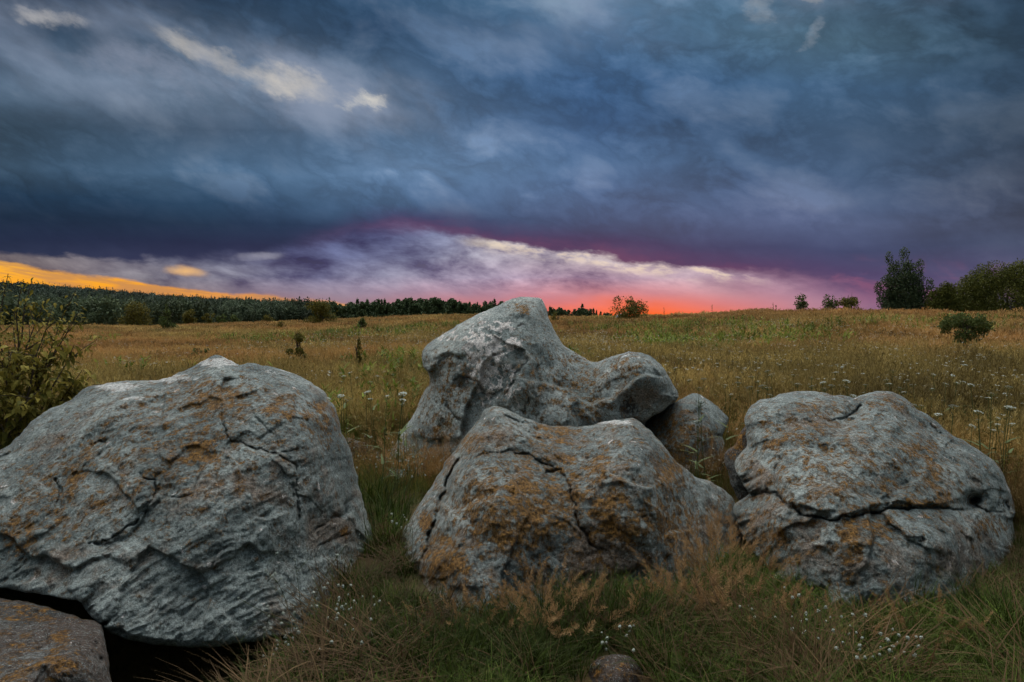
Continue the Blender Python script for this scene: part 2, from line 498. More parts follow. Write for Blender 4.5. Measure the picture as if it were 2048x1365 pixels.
# ------------------------------------------------------------------ rock material
def rock_material(name, cool, pale, warm, orange_gain=1.0, warmth=0.0):
    mt, nt, b = material(name, 0.92)
    o = nt.node('ShaderNodeTexCoord').outputs['Object']
    big = nt.noise(o, 2.3, 6, 0.62, 0.3)
    mid = nt.noise(o, 11.0, 7, 0.68, 0.4)
    fine = nt.noise(o, 55.0, 6, 0.72)
    grain = nt.noise(o, 190.0, 3, 0.7)
    c = nt.mix(nt.rng(big, 0.36, 0.66), cool, pale)
    c = nt.mix(nt.rng(mid, 0.5, 0.72, 0, 0.6), c, tuple(v * 0.55 for v in cool[:3]) + (1,))
    # bare warm stone where the crust has come off
    wm = nt.m('ADD', nt.m('ADD', nt.attr('bare'), warmth), nt.m('ADD', nt.m('MULTIPLY', nt.m('SUBTRACT', mid, 0.5), 1.3), nt.m('MULTIPLY', nt.m('SUBTRACT', nt.noise(o, 3.6, 5, 0.6, 0.5), 0.5), 2.2)))
    c = nt.mix(nt.rng(wm, 0.1, 0.6, 0, 0.85), c, warm)
    # round pale lichen plates
    vo = nt.node('ShaderNodeTexVoronoi'); vo.feature = 'F1'
    vo.inputs['Scale'].default_value = 15.0; vo.inputs['Randomness'].default_value = 1.0
    nt.l.new(nt.vm('ADD', o, nt.vm('SCALE', nt.noise(o, 40.0, 3, 0.6, out=1))), vo.inputs['Vector'])
    vs = nt.node('ShaderNodeSeparateColor'); nt.l.new(vo.outputs['Color'], vs.inputs[0])
    plate = nt.m('MULTIPLY', nt.rng(vo.outputs['Distance'], nt.m('MULTIPLY', vs.outputs[0], 0.62), nt.m('MULTIPLY', vs.outputs[0], 0.55)), nt.rng(vs.outputs[1], 0.5, 0.56))
    plate = nt.m('MULTIPLY', plate, nt.rng(fine, 0.3, 0.5))
    c = nt.mix(nt.m('MULTIPLY', plate, 0.75), c, (0.36, 0.42, 0.41, 1))
    # white crust on ridges
    wc = nt.m('ADD', nt.attr('crust'), nt.m('MULTIPLY', nt.m('SUBTRACT', nt.noise(o, 8.0, 7, 0.7), 0.5), 1.5))
    c = nt.mix(nt.rng(wc, 0.5, 0.62, 0, 0.85), c, (0.68, 0.67, 0.64, 1))
    pk = nt.m('ADD', nt.attr('pink'), nt.m('MULTIPLY', nt.m('SUBTRACT', nt.noise(o, 13.0, 6, 0.62), 0.5), 3.6))
    c = nt.mix(nt.rng(pk, 0.58, 0.64, 0, 0.9), c, (0.88, 0.80, 0.75, 1))
    # black patches: lichen, and hollow shade painted into the stone colour
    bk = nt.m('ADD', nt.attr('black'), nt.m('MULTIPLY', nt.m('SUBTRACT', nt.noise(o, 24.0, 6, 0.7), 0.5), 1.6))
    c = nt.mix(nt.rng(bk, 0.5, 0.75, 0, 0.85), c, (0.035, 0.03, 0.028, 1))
    # orange lichen
    on = nt.noise(o, 17.0, 8, 0.66, 0.15)
    on2 = nt.noise(o, 52.0, 5, 0.65)
    oa = nt.m('ADD', nt.m('MULTIPLY', nt.attr('orange'), orange_gain), nt.m('ADD', nt.m('MULTIPLY', nt.m('SUBTRACT', on, 0.5), 2.4), nt.m('MULTIPLY', nt.m('SUBTRACT', on2, 0.5), 1.2)))
    ov = nt.node('ShaderNodeTexVoronoi'); ov.feature = 'F1'; ov.inputs['Scale'].default_value = 48.0
    nt.l.new(nt.vm('ADD', o, nt.vm('SCALE', nt.noise(o, 90.0, 2, 0.6, out=1))), ov.inputs['Vector'])
    oa = nt.m('ADD', oa, nt.m('MULTIPLY', nt.m('SUBTRACT', 0.42, ov.outputs['Distance']), 0.75))
    of = nt.rng(oa, 0.32, 0.38)
    oc = nt.mix(nt.rng(fine, 0.35, 0.65), (0.13, 0.060, 0.013, 1), (0.31, 0.150, 0.026, 1))
    c = nt.mix(nt.m('MULTIPLY', of, 0.92), c, oc)
    sp = nt.m('MULTIPLY', nt.rng(fine, 0.32, 0.66, 0.55, 1.4), nt.rng(grain, 0.32, 0.68, 0.55, 1.45))
    sp = nt.m('MULTIPLY', sp, nt.rng(nt.noise(o, 115.0, 4, 0.75), 0.36, 0.44, 0.45, 1.0))
    c = nt.mix(1.0, c, nt.comb(sp, sp, sp), 'MULTIPLY')
    nt.put(b.inputs['Base Color'], c)
    h = nt.m('ADD', nt.m('ADD', nt.m('MULTIPLY', mid, 0.9), nt.m('MULTIPLY', fine, 0.6)), nt.m('ADD', nt.m('MULTIPLY', grain, 0.32), nt.m('MULTIPLY', of, 0.06)))
    bp = nt.node('ShaderNodeBump'); bp.inputs['Strength'].default_value = 1.0; bp.inputs['Distance'].default_value = 0.04
    nt.l.new(h, bp.inputs['Height']); nt.l.new(bp.outputs[0], b.inputs['Normal'])
    return mt


ROCK = rock_material('lichen_granite', (0.160, 0.188, 0.180, 1), (0.39, 0.43, 0.405, 1), (0.25, 0.19, 0.145, 1), 1.0, 0.06)
ROCK_PALE = rock_material('pale_granite', (0.21, 0.243, 0.232, 1), (0.48, 0.515, 0.485, 1), (0.30, 0.245, 0.19, 1), 1.0, 0.0)
ROCK_RUST = rock_material('rusty_granite', (0.162, 0.186, 0.177, 1), (0.38, 0.415, 0.39, 1), (0.22, 0.145, 0.095, 1), 1.12, 0.12)
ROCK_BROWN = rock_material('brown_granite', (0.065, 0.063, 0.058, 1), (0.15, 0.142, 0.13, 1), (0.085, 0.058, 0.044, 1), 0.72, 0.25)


# ------------------------------------------------------------------ boulders: outline, relief and cracks of each
def catmull(pts, step):
    pts = np.asarray(pts, float); n = len(pts); out = []
    for i in range(n):
        p0, p1, p2, p3 = pts[i - 1], pts[i], pts[(i + 1) % n], pts[(i + 2) % n]
        k = max(1, int(np.hypot(*(p2 - p1)) / step))
        for t in np.arange(k) / k:
            # slightly tightened spline keeps corners
            m1 = (p2 - p0) * 0.36; m2 = (p3 - p1) * 0.36
            out.append((2 * t**3 - 3 * t**2 + 1) * p1 + (t**3 - 2 * t**2 + t) * m1 + (-2 * t**3 + 3 * t**2) * p2 + (t**3 - t**2) * m2)
    return np.array(out)


def seg_dist(P, line, closed):
    """distance, nearest point, signed side and position along the line"""
    A = np.asarray(line, float)
    B = np.roll(A, -1, 0) if closed else A[1:]
    A = A if closed else A[:-1]
    best = np.full(len(P), 1e18); near = np.zeros_like(P); side = np.zeros(len(P)); along = np.zeros(len(P))
    L = np.hypot(*(B - A).T); cum = np.concatenate([[0], np.cumsum(L)])
    for k in range(len(A)):
        ab = B[k] - A[k]; l2 = max(ab @ ab, 1e-9)
        t = np.clip(((P - A[k]) @ ab) / l2, 0, 1)
        q = A[k] + t[:, None] * ab
        d = ((P - q) ** 2).sum(1)
        w = d < best
        best = np.where(w, d, best); near = np.where(w[:, None], q, near)
        cr = ab[0] * (P[:, 1] - A[k][1]) - ab[1] * (P[:, 0] - A[k][0])
        side = np.where(w, np.sign(cr), side)
        along = np.where(w, (cum[k] + t * L[k]) / cum[-1], along)
    return np.sqrt(best), near, side, along


def inside_poly(P, poly):
    x, y = P[:, 0], P[:, 1]
    ins = np.zeros(len(P), bool)
    for (x0, y0), (x1, y1) in zip(poly, np.roll(poly, -1, 0)):
        c = (y0 > y) != (y1 > y)
        if abs(y1 - y0) > 1e-9:
            ins ^= c & (x < (x1 - x0) * (y - y0) / (y1 - y0) + x0)
    return ins


def tps(ctrl):
    C = np.asarray(ctrl, float); X = C[:, :2] / 300.0; n = len(C)
    def U(r2):
        return 0.5 * r2 * np.log(np.maximum(r2, 1e-12))
    K = U(((X[:, None] - X[None]) ** 2).sum(-1)) + np.eye(n) * 0.004
    Pm = np.concatenate([np.ones((n, 1)), X], 1)
    A = np.block([[K, Pm], [Pm.T, np.zeros((3, 3))]])
    w = np.linalg.solve(A, np.concatenate([C[:, 2], np.zeros(3)]))
    def f(P):
        Q = np.asarray(P, float) / 300.0
        r = w[n] + Q @ w[n + 1:]
        for k in range(n):
            r = r + w[k] * U(((Q - X[k]) ** 2).sum(1))
        return r
    return f


def blobs(P, lst):
    v = np.zeros(len(P))
    for x, y, rx, ry, a in lst:
        v = np.maximum(v, a * np.exp(-(((P[:, 0] - x) / rx) ** 2 + ((P[:, 1] - y) / ry) ** 2)))
    return v


def facets(P, spacing, tilt, tau, seed):
    """broken planes: each patch of the face tilts its own way, meeting its neighbours in creases"""
    rg = np.random.default_rng(seed)
    lo, hi = P.min(0) - spacing, P.max(0) + spacing
    gx_, gy_ = np.meshgrid(np.arange(lo[0], hi[0], spacing), np.arange(lo[1], hi[1], spacing))
    S_ = np.stack([gx_.ravel(), gy_.ravel()], 1); S_ += rg.uniform(-.5, .5, S_.shape) * spacing
    G_ = rg.normal(0, tilt, S_.shape); A_ = rg.normal(0, tilt * spacing * 0.22, len(S_))
    Q = P + spacing * 0.45 * np.stack([fbm(np.c_[P / spacing * 1.1, 0 * P[:, :1] + seed], 3), fbm(np.c_[P / spacing * 1.1, 0 * P[:, :1] + seed + 5.5], 3)], 1)
    num = np.zeros(len(P)); den = np.zeros(len(P)); m = np.full(len(P), 1e18)
    for k in range(len(S_)):
        m = np.minimum(m, ((Q - S_[k]) ** 2).sum(1))
    for k in range(len(S_)):
        d2 = ((Q - S_[k]) ** 2).sum(1)
        sel = d2 - m < 12 * tau * tau
        w = np.exp(-(d2[sel] - m[sel]) / (2 * tau * tau))
        num[sel] += w * (A_[k] + (P[sel] - S_[k]) @ G_[k]); den[sel] += w
    return num / den


BOULDERS = []


def boulder(name, label, outline, ctrl, back, rnd=0.22, rndw=70, step=3.0, cracks=(), ledges=(), bumps=(), strata=None,
            rough=1.0, orange=(), bare=(), crust=(), pink=(), black=(), base=0.0, mat=None, jitter=2.6):
    poly = catmull(outline, 7.0)
    jn = np.stack([fbm(np.stack([poly[:, 0] / 22, poly[:, 1] / 22, np.full(len(poly), s)], 1), 3) for s in (1.7, 5.2)], 1)
    poly = poly + jn * jitter * 2
    x0, y0 = poly.min(0) - step; x1, y1 = poly.max(0) + step
    xs = np.arange(x0, x1 + step, step); ys = np.arange(y0, y1 + step, step)
    nx, ny = len(xs), len(ys)
    P = np.stack(np.meshgrid(xs, ys), -1).reshape(-1, 2)
    ins = inside_poly(P, poly)
    ii = np.arange(nx * ny).reshape(ny, nx)
    quads = np.stack([ii[:-1, :-1], ii[1:, :-1], ii[1:, 1:], ii[:-1, 1:]], -1).reshape(-1, 4)
    quads = quads[ins[quads].any(1)]
    used = np.unique(quads)
    remap = np.full(nx * ny, -1); remap[used] = np.arange(len(used))
    quads = remap[quads]; P = P[used]; ins = ins[used]
    dist, near, _, _ = seg_dist(P, poly, True)
    P = np.where(ins[:, None], P, near)
    dist = np.where(ins, dist, 0.0)
    t = np.clip(dist / rndw, 0, 1)
    prof = np.sqrt(np.clip(1 - (1 - t) ** 2, 0, 1))
    S = tps(ctrl)(P)
    ny_ = (near[:, 1] - P[:, 1]) / np.maximum(dist, 1e-3)      # faces run straight down into the ground
    low_f = np.where(dist > 0, 1 - 0.8 * sstep(0.1, 0.8, ny_), 1.0)
    D0 = S + rnd * (1 - prof) * low_f
    W0 = unproj(P[:, 0], P[:, 1], D0)
    fade = np.clip(dist / 14, 0, 1)
    disp = np.zeros(len(P))
    # broad lumps, facets and fine relief
    disp += fbm(W0 * 1.7 + 4.0, 3) * 0.08 * rough
    rd = fbm(W0 * 3.4 + 8.0, 4, 0.55, ridged=True)
    disp += (rd - 0.35) * 0.045 * rough
    disp -= np.abs(fbm(W0 * 2.1 + 21.0, 2)) * 0.07 * rough
    disp -= np.abs(fbm(W0 * 6.5 + 51.0, 3)) * 0.03 * rough
    sc_ = S.mean() / 3.6
    sd0 = int(abs(outline[0][0] * 7 + outline[0][1])) % 997
    ext = max(np.ptp(P[:, 0]), 60)
    disp += facets(P, min(150, ext * 0.35), 0.00034 * sc_, 12, sd0) * rough
    if ext > 120:
        disp += facets(P, 66, 0.00042 * sc_, 8, sd0 + 3) * rough * 0.55
        disp += facets(P, 24, 0.0004 * sc_, 3.5, sd0 + 9) * rough * 0.55
    disp += fbm(W0 * 14.0, 4, 0.6) * 0.014 * rough
    disp += fbm(W0 * 42.0 + 3, 3, 0.6) * 0.0065
    if strata:
        ang, amp, fr = strata
        ca, sa = math.cos(ang), math.sin(ang)
        ax = (P[:, 0] * ca + P[:, 1] * sa) / 300.0
        ac = (-P[:, 0] * sa + P[:, 1] * ca) / 300.0
        q = np.stack([ax * 1.3, ac * fr, W0[:, 1] * 0.6], 1)
        q[:, 1] += 0.8 * fbm(np.stack([P[:, 0] / 120, P[:, 1] / 120, 0 * ax], 1), 2)
        s_ = fbm(q, 4, 0.6, ridged=True)
        gate = sstep(-0.25, 0.25, fbm(W0 * 2.1 + 31, 2))
        disp += (s_ - 0.3) * amp * (0.35 + 0.65 * gate)
    for pts, h, fall in ledges:      # the left-hand side of the line stands proud and dies away
        line = np.asarray(pts, float)
        d, _, sd_, al = seg_dist(P + 30 * np.stack([fbm(np.c_[P / 75, 0 * P[:, :1] + 4], 3), fbm(np.c_[P / 75, 0 * P[:, :1] + 7], 3)], 1) + 5 * np.stack([fbm(np.c_[P / 18, 0 * P[:, :1]], 3), fbm(np.c_[P / 18, 0 * P[:, :1] + 9], 3)], 1), line, False)
        ends = np.clip(np.minimum(al, 1 - al) / 0.18, 0, 1)
        out = np.exp(-d / fall)
        disp += np.where(sd_ < 0, h, -h * 0.35) * out * ends * sstep(0, 9.0, d) * 0.8
    for pts, wd, dp in cracks:
        line = np.asarray(pts, float)
        d, _, _, al = seg_dist(P + 16 * np.stack([fbm(np.c_[P / 34, 0 * P[:, :1]], 4, 0.6), fbm(np.c_[P / 34, 0 * P[:, :1] + 9], 4, 0.6)], 1), line, False)
        w_ = wd * 0.42 * (0.25 + 1.3 * np.clip(0.5 + 1.3 * fbm(np.c_[P / 40, 0 * P[:, :1] + 3], 2), 0, 1))
        ends = np.clip(np.minimum(al, 1 - al) / 0.1, 0, 1) ** 0.5
        disp -= dp * 0.7 * np.exp(-(d / w_) ** 2) * ends
        disp -= dp * 0.30 * np.exp(-d / (wd * 5)) * ends
    for x, y, rx, ry, h in bumps:
        disp += h * np.exp(-(((P[:, 0] - x) / rx) ** 2 + ((P[:, 1] - y) / ry) ** 2))
    D = D0 - disp * fade
    front = unproj(P[:, 0], P[:, 1], D)
    De = D0 + 0 * S
    De = np.where(dist > 0, S + rnd, D0)
    tb = np.clip(dist / (rndw * 1.3), 0, 1)
    pb = np.sqrt(np.clip(1 - (1 - tb) ** 2, 0, 1))
    Db = De + (np.maximum(back, De + 0.25) - De) * pb
    wb = unproj(P[:, 0], P[:, 1], Db)
    Db = Db + fbm(wb * 2.0 + 40, 3) * 0.12 * fade
    wb = unproj(P[:, 0], P[:, 1], Db)
    bidx = np.where(dist > 0)[0]
    mp = np.arange(len(P)); mp[bidx] = len(P) + np.arange(len(bidx))
    V = np.concatenate([front, wb[bidx]])
    Fq = np.concatenate([quads, mp[quads][:, ::-1]])
    P2 = np.concatenate([P, P[bidx]])
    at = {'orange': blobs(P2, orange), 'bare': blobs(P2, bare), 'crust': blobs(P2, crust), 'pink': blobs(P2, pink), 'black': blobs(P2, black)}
    og = np.array([V[:, 0].mean(), V[:, 1].mean(), base])
    o = mesh_obj(name, V, Fq, mat or ROCK, smooth=True, attrs=at, origin=og)
    tag(o, label, 'boulder')
    BOULDERS.append((o, V, Fq))
    return o


boulder('boulder', 'massive rounded grey boulder with white crusted ridge, beside the leafy bush',
        [(-190, 960), (-120, 935), (-50, 912), (17, 893), (61, 845), (94, 821), (142, 800), (165, 779), (202, 769), (249, 762), (320, 760), (365, 742), (413, 719), (434, 711), (456, 718), (480, 730), (506, 727), (568, 740), (609, 758), (646, 784), (671, 820), (684, 861), (702, 903), (715, 954), (728, 1016), (744, 1053), (750, 1094), (741, 1128), (722, 1170), (690, 1215), (600, 1262), (500, 1284), (420, 1296), (361, 1294), (289, 1287), (217, 1265), (170, 1219), (155, 1202), (67, 1188), (0, 1177), (-90, 1172), (-180, 1150), (-230, 1050)],
        [(-190, 980, 3.75), (-100, 1100, 3.35), (0, 1150, 3.15), (60, 900, 3.85), (150, 1180, 2.98), (160, 820, 4.1), (290, 1270, 2.88), (300, 1150, 3.0), (120, 1000, 3.42), (300, 980, 3.32), (250, 850, 3.78), (320, 790, 4.1), (440, 730, 4.2), (430, 830, 3.8), (430, 960, 3.36), (450, 1100, 3.12), (450, 1250, 2.96), (580, 760, 4.15), (600, 880, 3.68), (600, 1000, 3.5), (590, 1120, 3.4), (600, 1230, 3.2), (690, 900, 4.05), (715, 1000, 4.0), (700, 1100, 3.85), (735, 1120, 3.95)],
        back=5.0, rnd=0.30, rndw=95, step=2.4, rough=0.62, strata=(math.radians(-30), 0.034, 10.0),
        cracks=[([(444, 815), (449, 851), (460, 882), (516, 898), (558, 908), (589, 934), (594, 980), (599, 1022), (594, 1053)], 4.0, 0.055),
                ([(279, 947), (310, 965), (309, 996), (289, 1032), (258, 1058), (217, 1084), (176, 1089)], 5.0, 0.05),
                ([(708, 985), (692, 1021), (651, 1045), (620, 1068)], 5.0, 0.06), ([(700, 1062), (660, 1080), (628, 1100)], 3.5, 0.04),
                ([(181, 887), (217, 883)], 4.0, 0.04), ([(111, 950), (121, 991), (111, 1020)], 6.0, 0.05), ([(495, 810), (530, 852), (558, 890)], 3.0, 0.03),
                ([(560, 905), (608, 898)], 3.0, 0.03), ([(397, 925), (395, 970), (382, 991), (320, 992)], 4.0, 0.025)],
        ledges=[([(429, 1127), (382, 1151), (351, 1176), (310, 1208)], -0.022, 36), ([(227, 1125), (195, 1150), (160, 1190)], -0.02, 30), ([(340, 822), (440, 800), (560, 770)], 0.05, 45),
                ([(279, 950), (309, 990), (260, 1060), (180, 1090)], -0.05, 45), ([(460, 885), (560, 910), (595, 1000)], -0.04, 50), ([(230, 840), (300, 800), (410, 735)], 0.05, 40),
                ([(720, 960), (690, 1030), (620, 1070)], 0.05, 40)],
        orange=[(400, 900, 70, 50, 0.62), (150, 960, 40, 55, 0.62), (430, 800, 130, 50, 0.55), (560, 815, 60, 40, 0.55), (640, 815, 30, 25, 0.6), (40, 1060, 60, 60, 0.5), (200, 1010, 30, 30, 0.55), (690, 1065, 14, 14, 0.7), (120, 1030, 20, 30, 0.6), (180, 900, 25, 40, 0.55), (350, 900, 260, 160, 0.36), (120, 1000, 140, 120, 0.38), (640, 850, 60, 60, 0.4)],
        bare=[(420, 1000, 180, 60, 0.35), (660, 1060, 60, 40, 0.6), (250, 1180, 120, 60, 0.25), (690, 1170, 50, 50, 0.5)],
        crust=[(240, 775, 80, 16, 0.75), (345, 758, 90, 14, 0.7), (440, 725, 60, 14, 0.85), (270, 800, 60, 10, 0.6), (560, 745, 60, 10, 0.55), (600, 960, 12, 90, 0.5)],
        black=[(690, 1180, 50, 40, 0.5), (700, 1030, 20, 30, 0.4)])

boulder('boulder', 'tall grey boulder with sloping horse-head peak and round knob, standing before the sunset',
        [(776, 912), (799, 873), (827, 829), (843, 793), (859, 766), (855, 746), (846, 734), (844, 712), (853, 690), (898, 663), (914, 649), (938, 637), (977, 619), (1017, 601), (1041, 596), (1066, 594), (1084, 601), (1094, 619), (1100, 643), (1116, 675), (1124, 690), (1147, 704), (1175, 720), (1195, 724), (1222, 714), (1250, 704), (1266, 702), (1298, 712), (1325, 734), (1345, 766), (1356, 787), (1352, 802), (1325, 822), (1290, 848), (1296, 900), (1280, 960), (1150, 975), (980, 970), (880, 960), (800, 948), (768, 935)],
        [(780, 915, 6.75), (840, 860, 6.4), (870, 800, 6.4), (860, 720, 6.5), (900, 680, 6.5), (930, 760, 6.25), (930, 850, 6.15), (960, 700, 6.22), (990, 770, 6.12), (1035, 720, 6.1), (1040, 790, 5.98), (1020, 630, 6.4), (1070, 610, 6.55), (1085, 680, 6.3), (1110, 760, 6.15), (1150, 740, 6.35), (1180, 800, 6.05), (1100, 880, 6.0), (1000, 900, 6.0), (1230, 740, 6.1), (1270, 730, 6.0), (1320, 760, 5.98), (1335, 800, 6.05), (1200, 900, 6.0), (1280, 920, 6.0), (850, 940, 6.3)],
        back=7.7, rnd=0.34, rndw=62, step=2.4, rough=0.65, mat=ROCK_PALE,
        cracks=[([(905, 770), (925, 755), (950, 765), (985, 800)], 5.0, 0.08), ([(1066, 790), (1052, 810), (1046, 826)], 4.0, 0.09), ([(992, 714), (990, 708)], 4.0, 0.10),
                ([(1000, 800), (1040, 745), (1058, 715)], 3.0, 0.05), ([(1078, 730), (1078, 775), (1074, 800)], 3.0, 0.05), ([(870, 728), (890, 716), (925, 715)], 4.0, 0.05),
                ([(1008, 668), (1035, 660), (1050, 645)], 3.0, 0.035), ([(850, 735), (858, 760)], 6.0, 0.06), ([(888, 800), (905, 830), (935, 850)], 3.0, 0.05)],
        ledges=[([(905, 790), (925, 758), (985, 800), (1010, 835)], 0.045, 22), ([(1077, 835), (1080, 760), (1058, 712), (1000, 800)], 0.11, 45), ([(860, 720), (900, 712), (930, 720)], 0.07, 30),
                ([(1225, 835), (1222, 790), (1250, 770), (1290, 750)], 0.02, 30)],
        bumps=[(1252, 812, 20, 24, -0.09), (1300, 740, 50, 40, 0.08), (1150, 760, 40, 60, -0.06), (925, 772, 22, 12, -0.06)],
        orange=[(1045, 618, 22, 14, 0.62), (900, 725, 60, 20, 0.4), (1150, 800, 120, 60, 0.36), (1250, 735, 50, 30, 0.45), (1175, 830, 40, 30, 0.45), (880, 850, 50, 40, 0.45), (1150, 720, 30, 20, 0.5), (1150, 780, 160, 90, 0.36), (900, 770, 80, 90, 0.34)],
        pink=[(974, 728, 44, 78, 1.0), (955, 680, 44, 24, 0.9), (1025, 690, 22, 16, 0.9), (985, 655, 55, 18, 0.7), (1020, 770, 30, 40, 0.6), (900, 672, 40, 14, 0.55)],
        crust=[(1015, 780, 40, 40, 0.42), (950, 650, 60, 20, 0.5), (1265, 712, 50, 14, 0.5), (880, 680, 40, 20, 0.45)],
        black=[(1258, 812, 36, 36, 0.75), (1310, 825, 40, 20, 0.5), (862, 740, 14, 16, 0.45)], bare=[(860, 880, 50, 30, 0.5), (1300, 790, 40, 30, 0.35)])  # black on the knob's hollow paints in its shade along with lichen

boulder('boulder', 'low rounded grey boulder with orange lichen, tucked under the round stone knob',
        [(1284, 850), (1321, 822), (1357, 801), (1389, 787), (1412, 797), (1440, 819), (1457, 837), (1454, 853), (1446, 872), (1450, 905), (1440, 945), (1360, 960), (1290, 950), (1278, 900)],
        [(1290, 860, 6.5), (1340, 830, 6.3), (1390, 800, 6.45), (1400, 850, 6.15), (1350, 900, 6.05), (1440, 840, 6.5), (1430, 920, 6.15), (1300, 930, 6.15)],
        back=7.2, rnd=0.22, rndw=45, step=3.0, rough=0.6,
        orange=[(1345, 860, 60, 40, 0.55), (1400, 880, 50, 40, 0.5), (1370, 900, 70, 40, 0.5)], bare=[(1400, 920, 60, 40, 0.3)])

boulder('boulder', 'broad saddle-shaped boulder thick with orange lichen, straw grass at its foot',
        [(802, 1080), (806, 1064), (823, 1037), (847, 994), (886, 938), (889, 926), (918, 891), (958, 837), (969, 820), (991, 812), (1009, 816), (1041, 831), (1076, 847), (1120, 853), (1163, 852), (1215, 843), (1266, 837), (1282, 845), (1310, 871), (1333, 899), (1357, 926), (1393, 954), (1425, 966), (1460, 990), (1486, 1040), (1490, 1110), (1470, 1180), (1400, 1240), (1300, 1262), (1150, 1270), (1000, 1275), (890, 1270), (836, 1250), (826, 1190), (824, 1140), (808, 1110)],
        [(805, 1080, 4.05), (840, 1020, 4.15), (900, 930, 4.3), (970, 830, 4.5), (1000, 825, 4.4), (835, 1230, 3.42), (880, 1130, 3.5), (900, 1230, 3.3), (940, 1000, 3.72), (930, 940, 4.0), (1000, 900, 4.02), (1050, 1000, 3.62), (1050, 1100, 3.42), (1050, 1240, 3.3), (1100, 870, 4.35), (1160, 870, 4.4), (1200, 930, 3.95), (1200, 1100, 3.55), (1150, 1000, 3.72), (1190, 1240, 3.45), (1260, 855, 4.25), (1270, 930, 3.85), (1290, 1040, 3.6), (1330, 1150, 3.6), (1370, 980, 4.1), (1400, 1080, 3.95), (1460, 1060, 4.25), (1430, 1180, 3.8)],
        back=5.3, rnd=0.22, rndw=60, step=2.4, rough=0.85, mat=ROCK_RUST,
        cracks=[([(925, 900), (905, 935), (893, 965), (880, 1010), (868, 1050), (856, 1090), (845, 1120)], 5.5, 0.12), ([(948, 914), (985, 904), (1040, 903), (1066, 911), (1085, 926), (1115, 942)], 3.5, 0.06),
                ([(1118, 940), (1140, 980), (1152, 1020), (1160, 1055), (1180, 1090), (1215, 1110)], 3.5, 0.06), ([(1090, 950), (1120, 938)], 4.0, 0.06), ([(1040, 860), (1070, 872), (1105, 882)], 3.0, 0.04),
                ([(1005, 826), (1035, 845), (1065, 848)], 3.5, 0.06), ([(1280, 1035), (1305, 1033)], 4.0, 0.05), ([(1160, 920), (1195, 872)], 3.0, 0.03)],
        ledges=[([(948, 914), (1040, 903), (1085, 926), (1118, 942)], 0.035, 30), ([(968, 845), (1005, 845), (1040, 852)], 0.06, 28), ([(1118, 940), (1152, 1020), (1165, 1070)], 0.04, 40), ([(910, 965), (905, 1020), (935, 1080)], -0.05, 30)],
        bumps=[(1250, 930, 70, 60, 0.05), (980, 1000, 80, 60, 0.04), (1345, 965, 30, 26, 0.05)],
        orange=[(1045, 975, 60, 30, 0.66), (1060, 1030, 60, 50, 0.68), (960, 1000, 60, 80, 0.5), (1000, 1070, 80, 30, 0.62), (890, 1120, 60, 70, 0.6), (850, 1045, 14, 22, 0.85), (1220, 1010, 70, 70, 0.52), (1240, 1060, 70, 30, 0.62), (1200, 930, 30, 50, 0.55), (1340, 950, 50, 60, 0.5), (1110, 870, 70, 40, 0.48), (940, 890, 40, 30, 0.5), (1100, 1000, 280, 170, 0.42), (1000, 1030, 120, 100, 0.5), (1330, 1050, 80, 80, 0.48)],
        bare=[(1200, 1120, 90, 50, 0.5), (1010, 1080, 60, 40, 0.4), (860, 1180, 40, 60, 0.3), (900, 920, 12, 24, 0.6)], crust=[(1230, 845, 70, 9, 0.75), (1010, 822, 30, 8, 0.6), (910, 915, 22, 26, 0.5)],
        black=[(1000, 1060, 50, 24, 0.4), (1230, 1110, 60, 40, 0.4)])

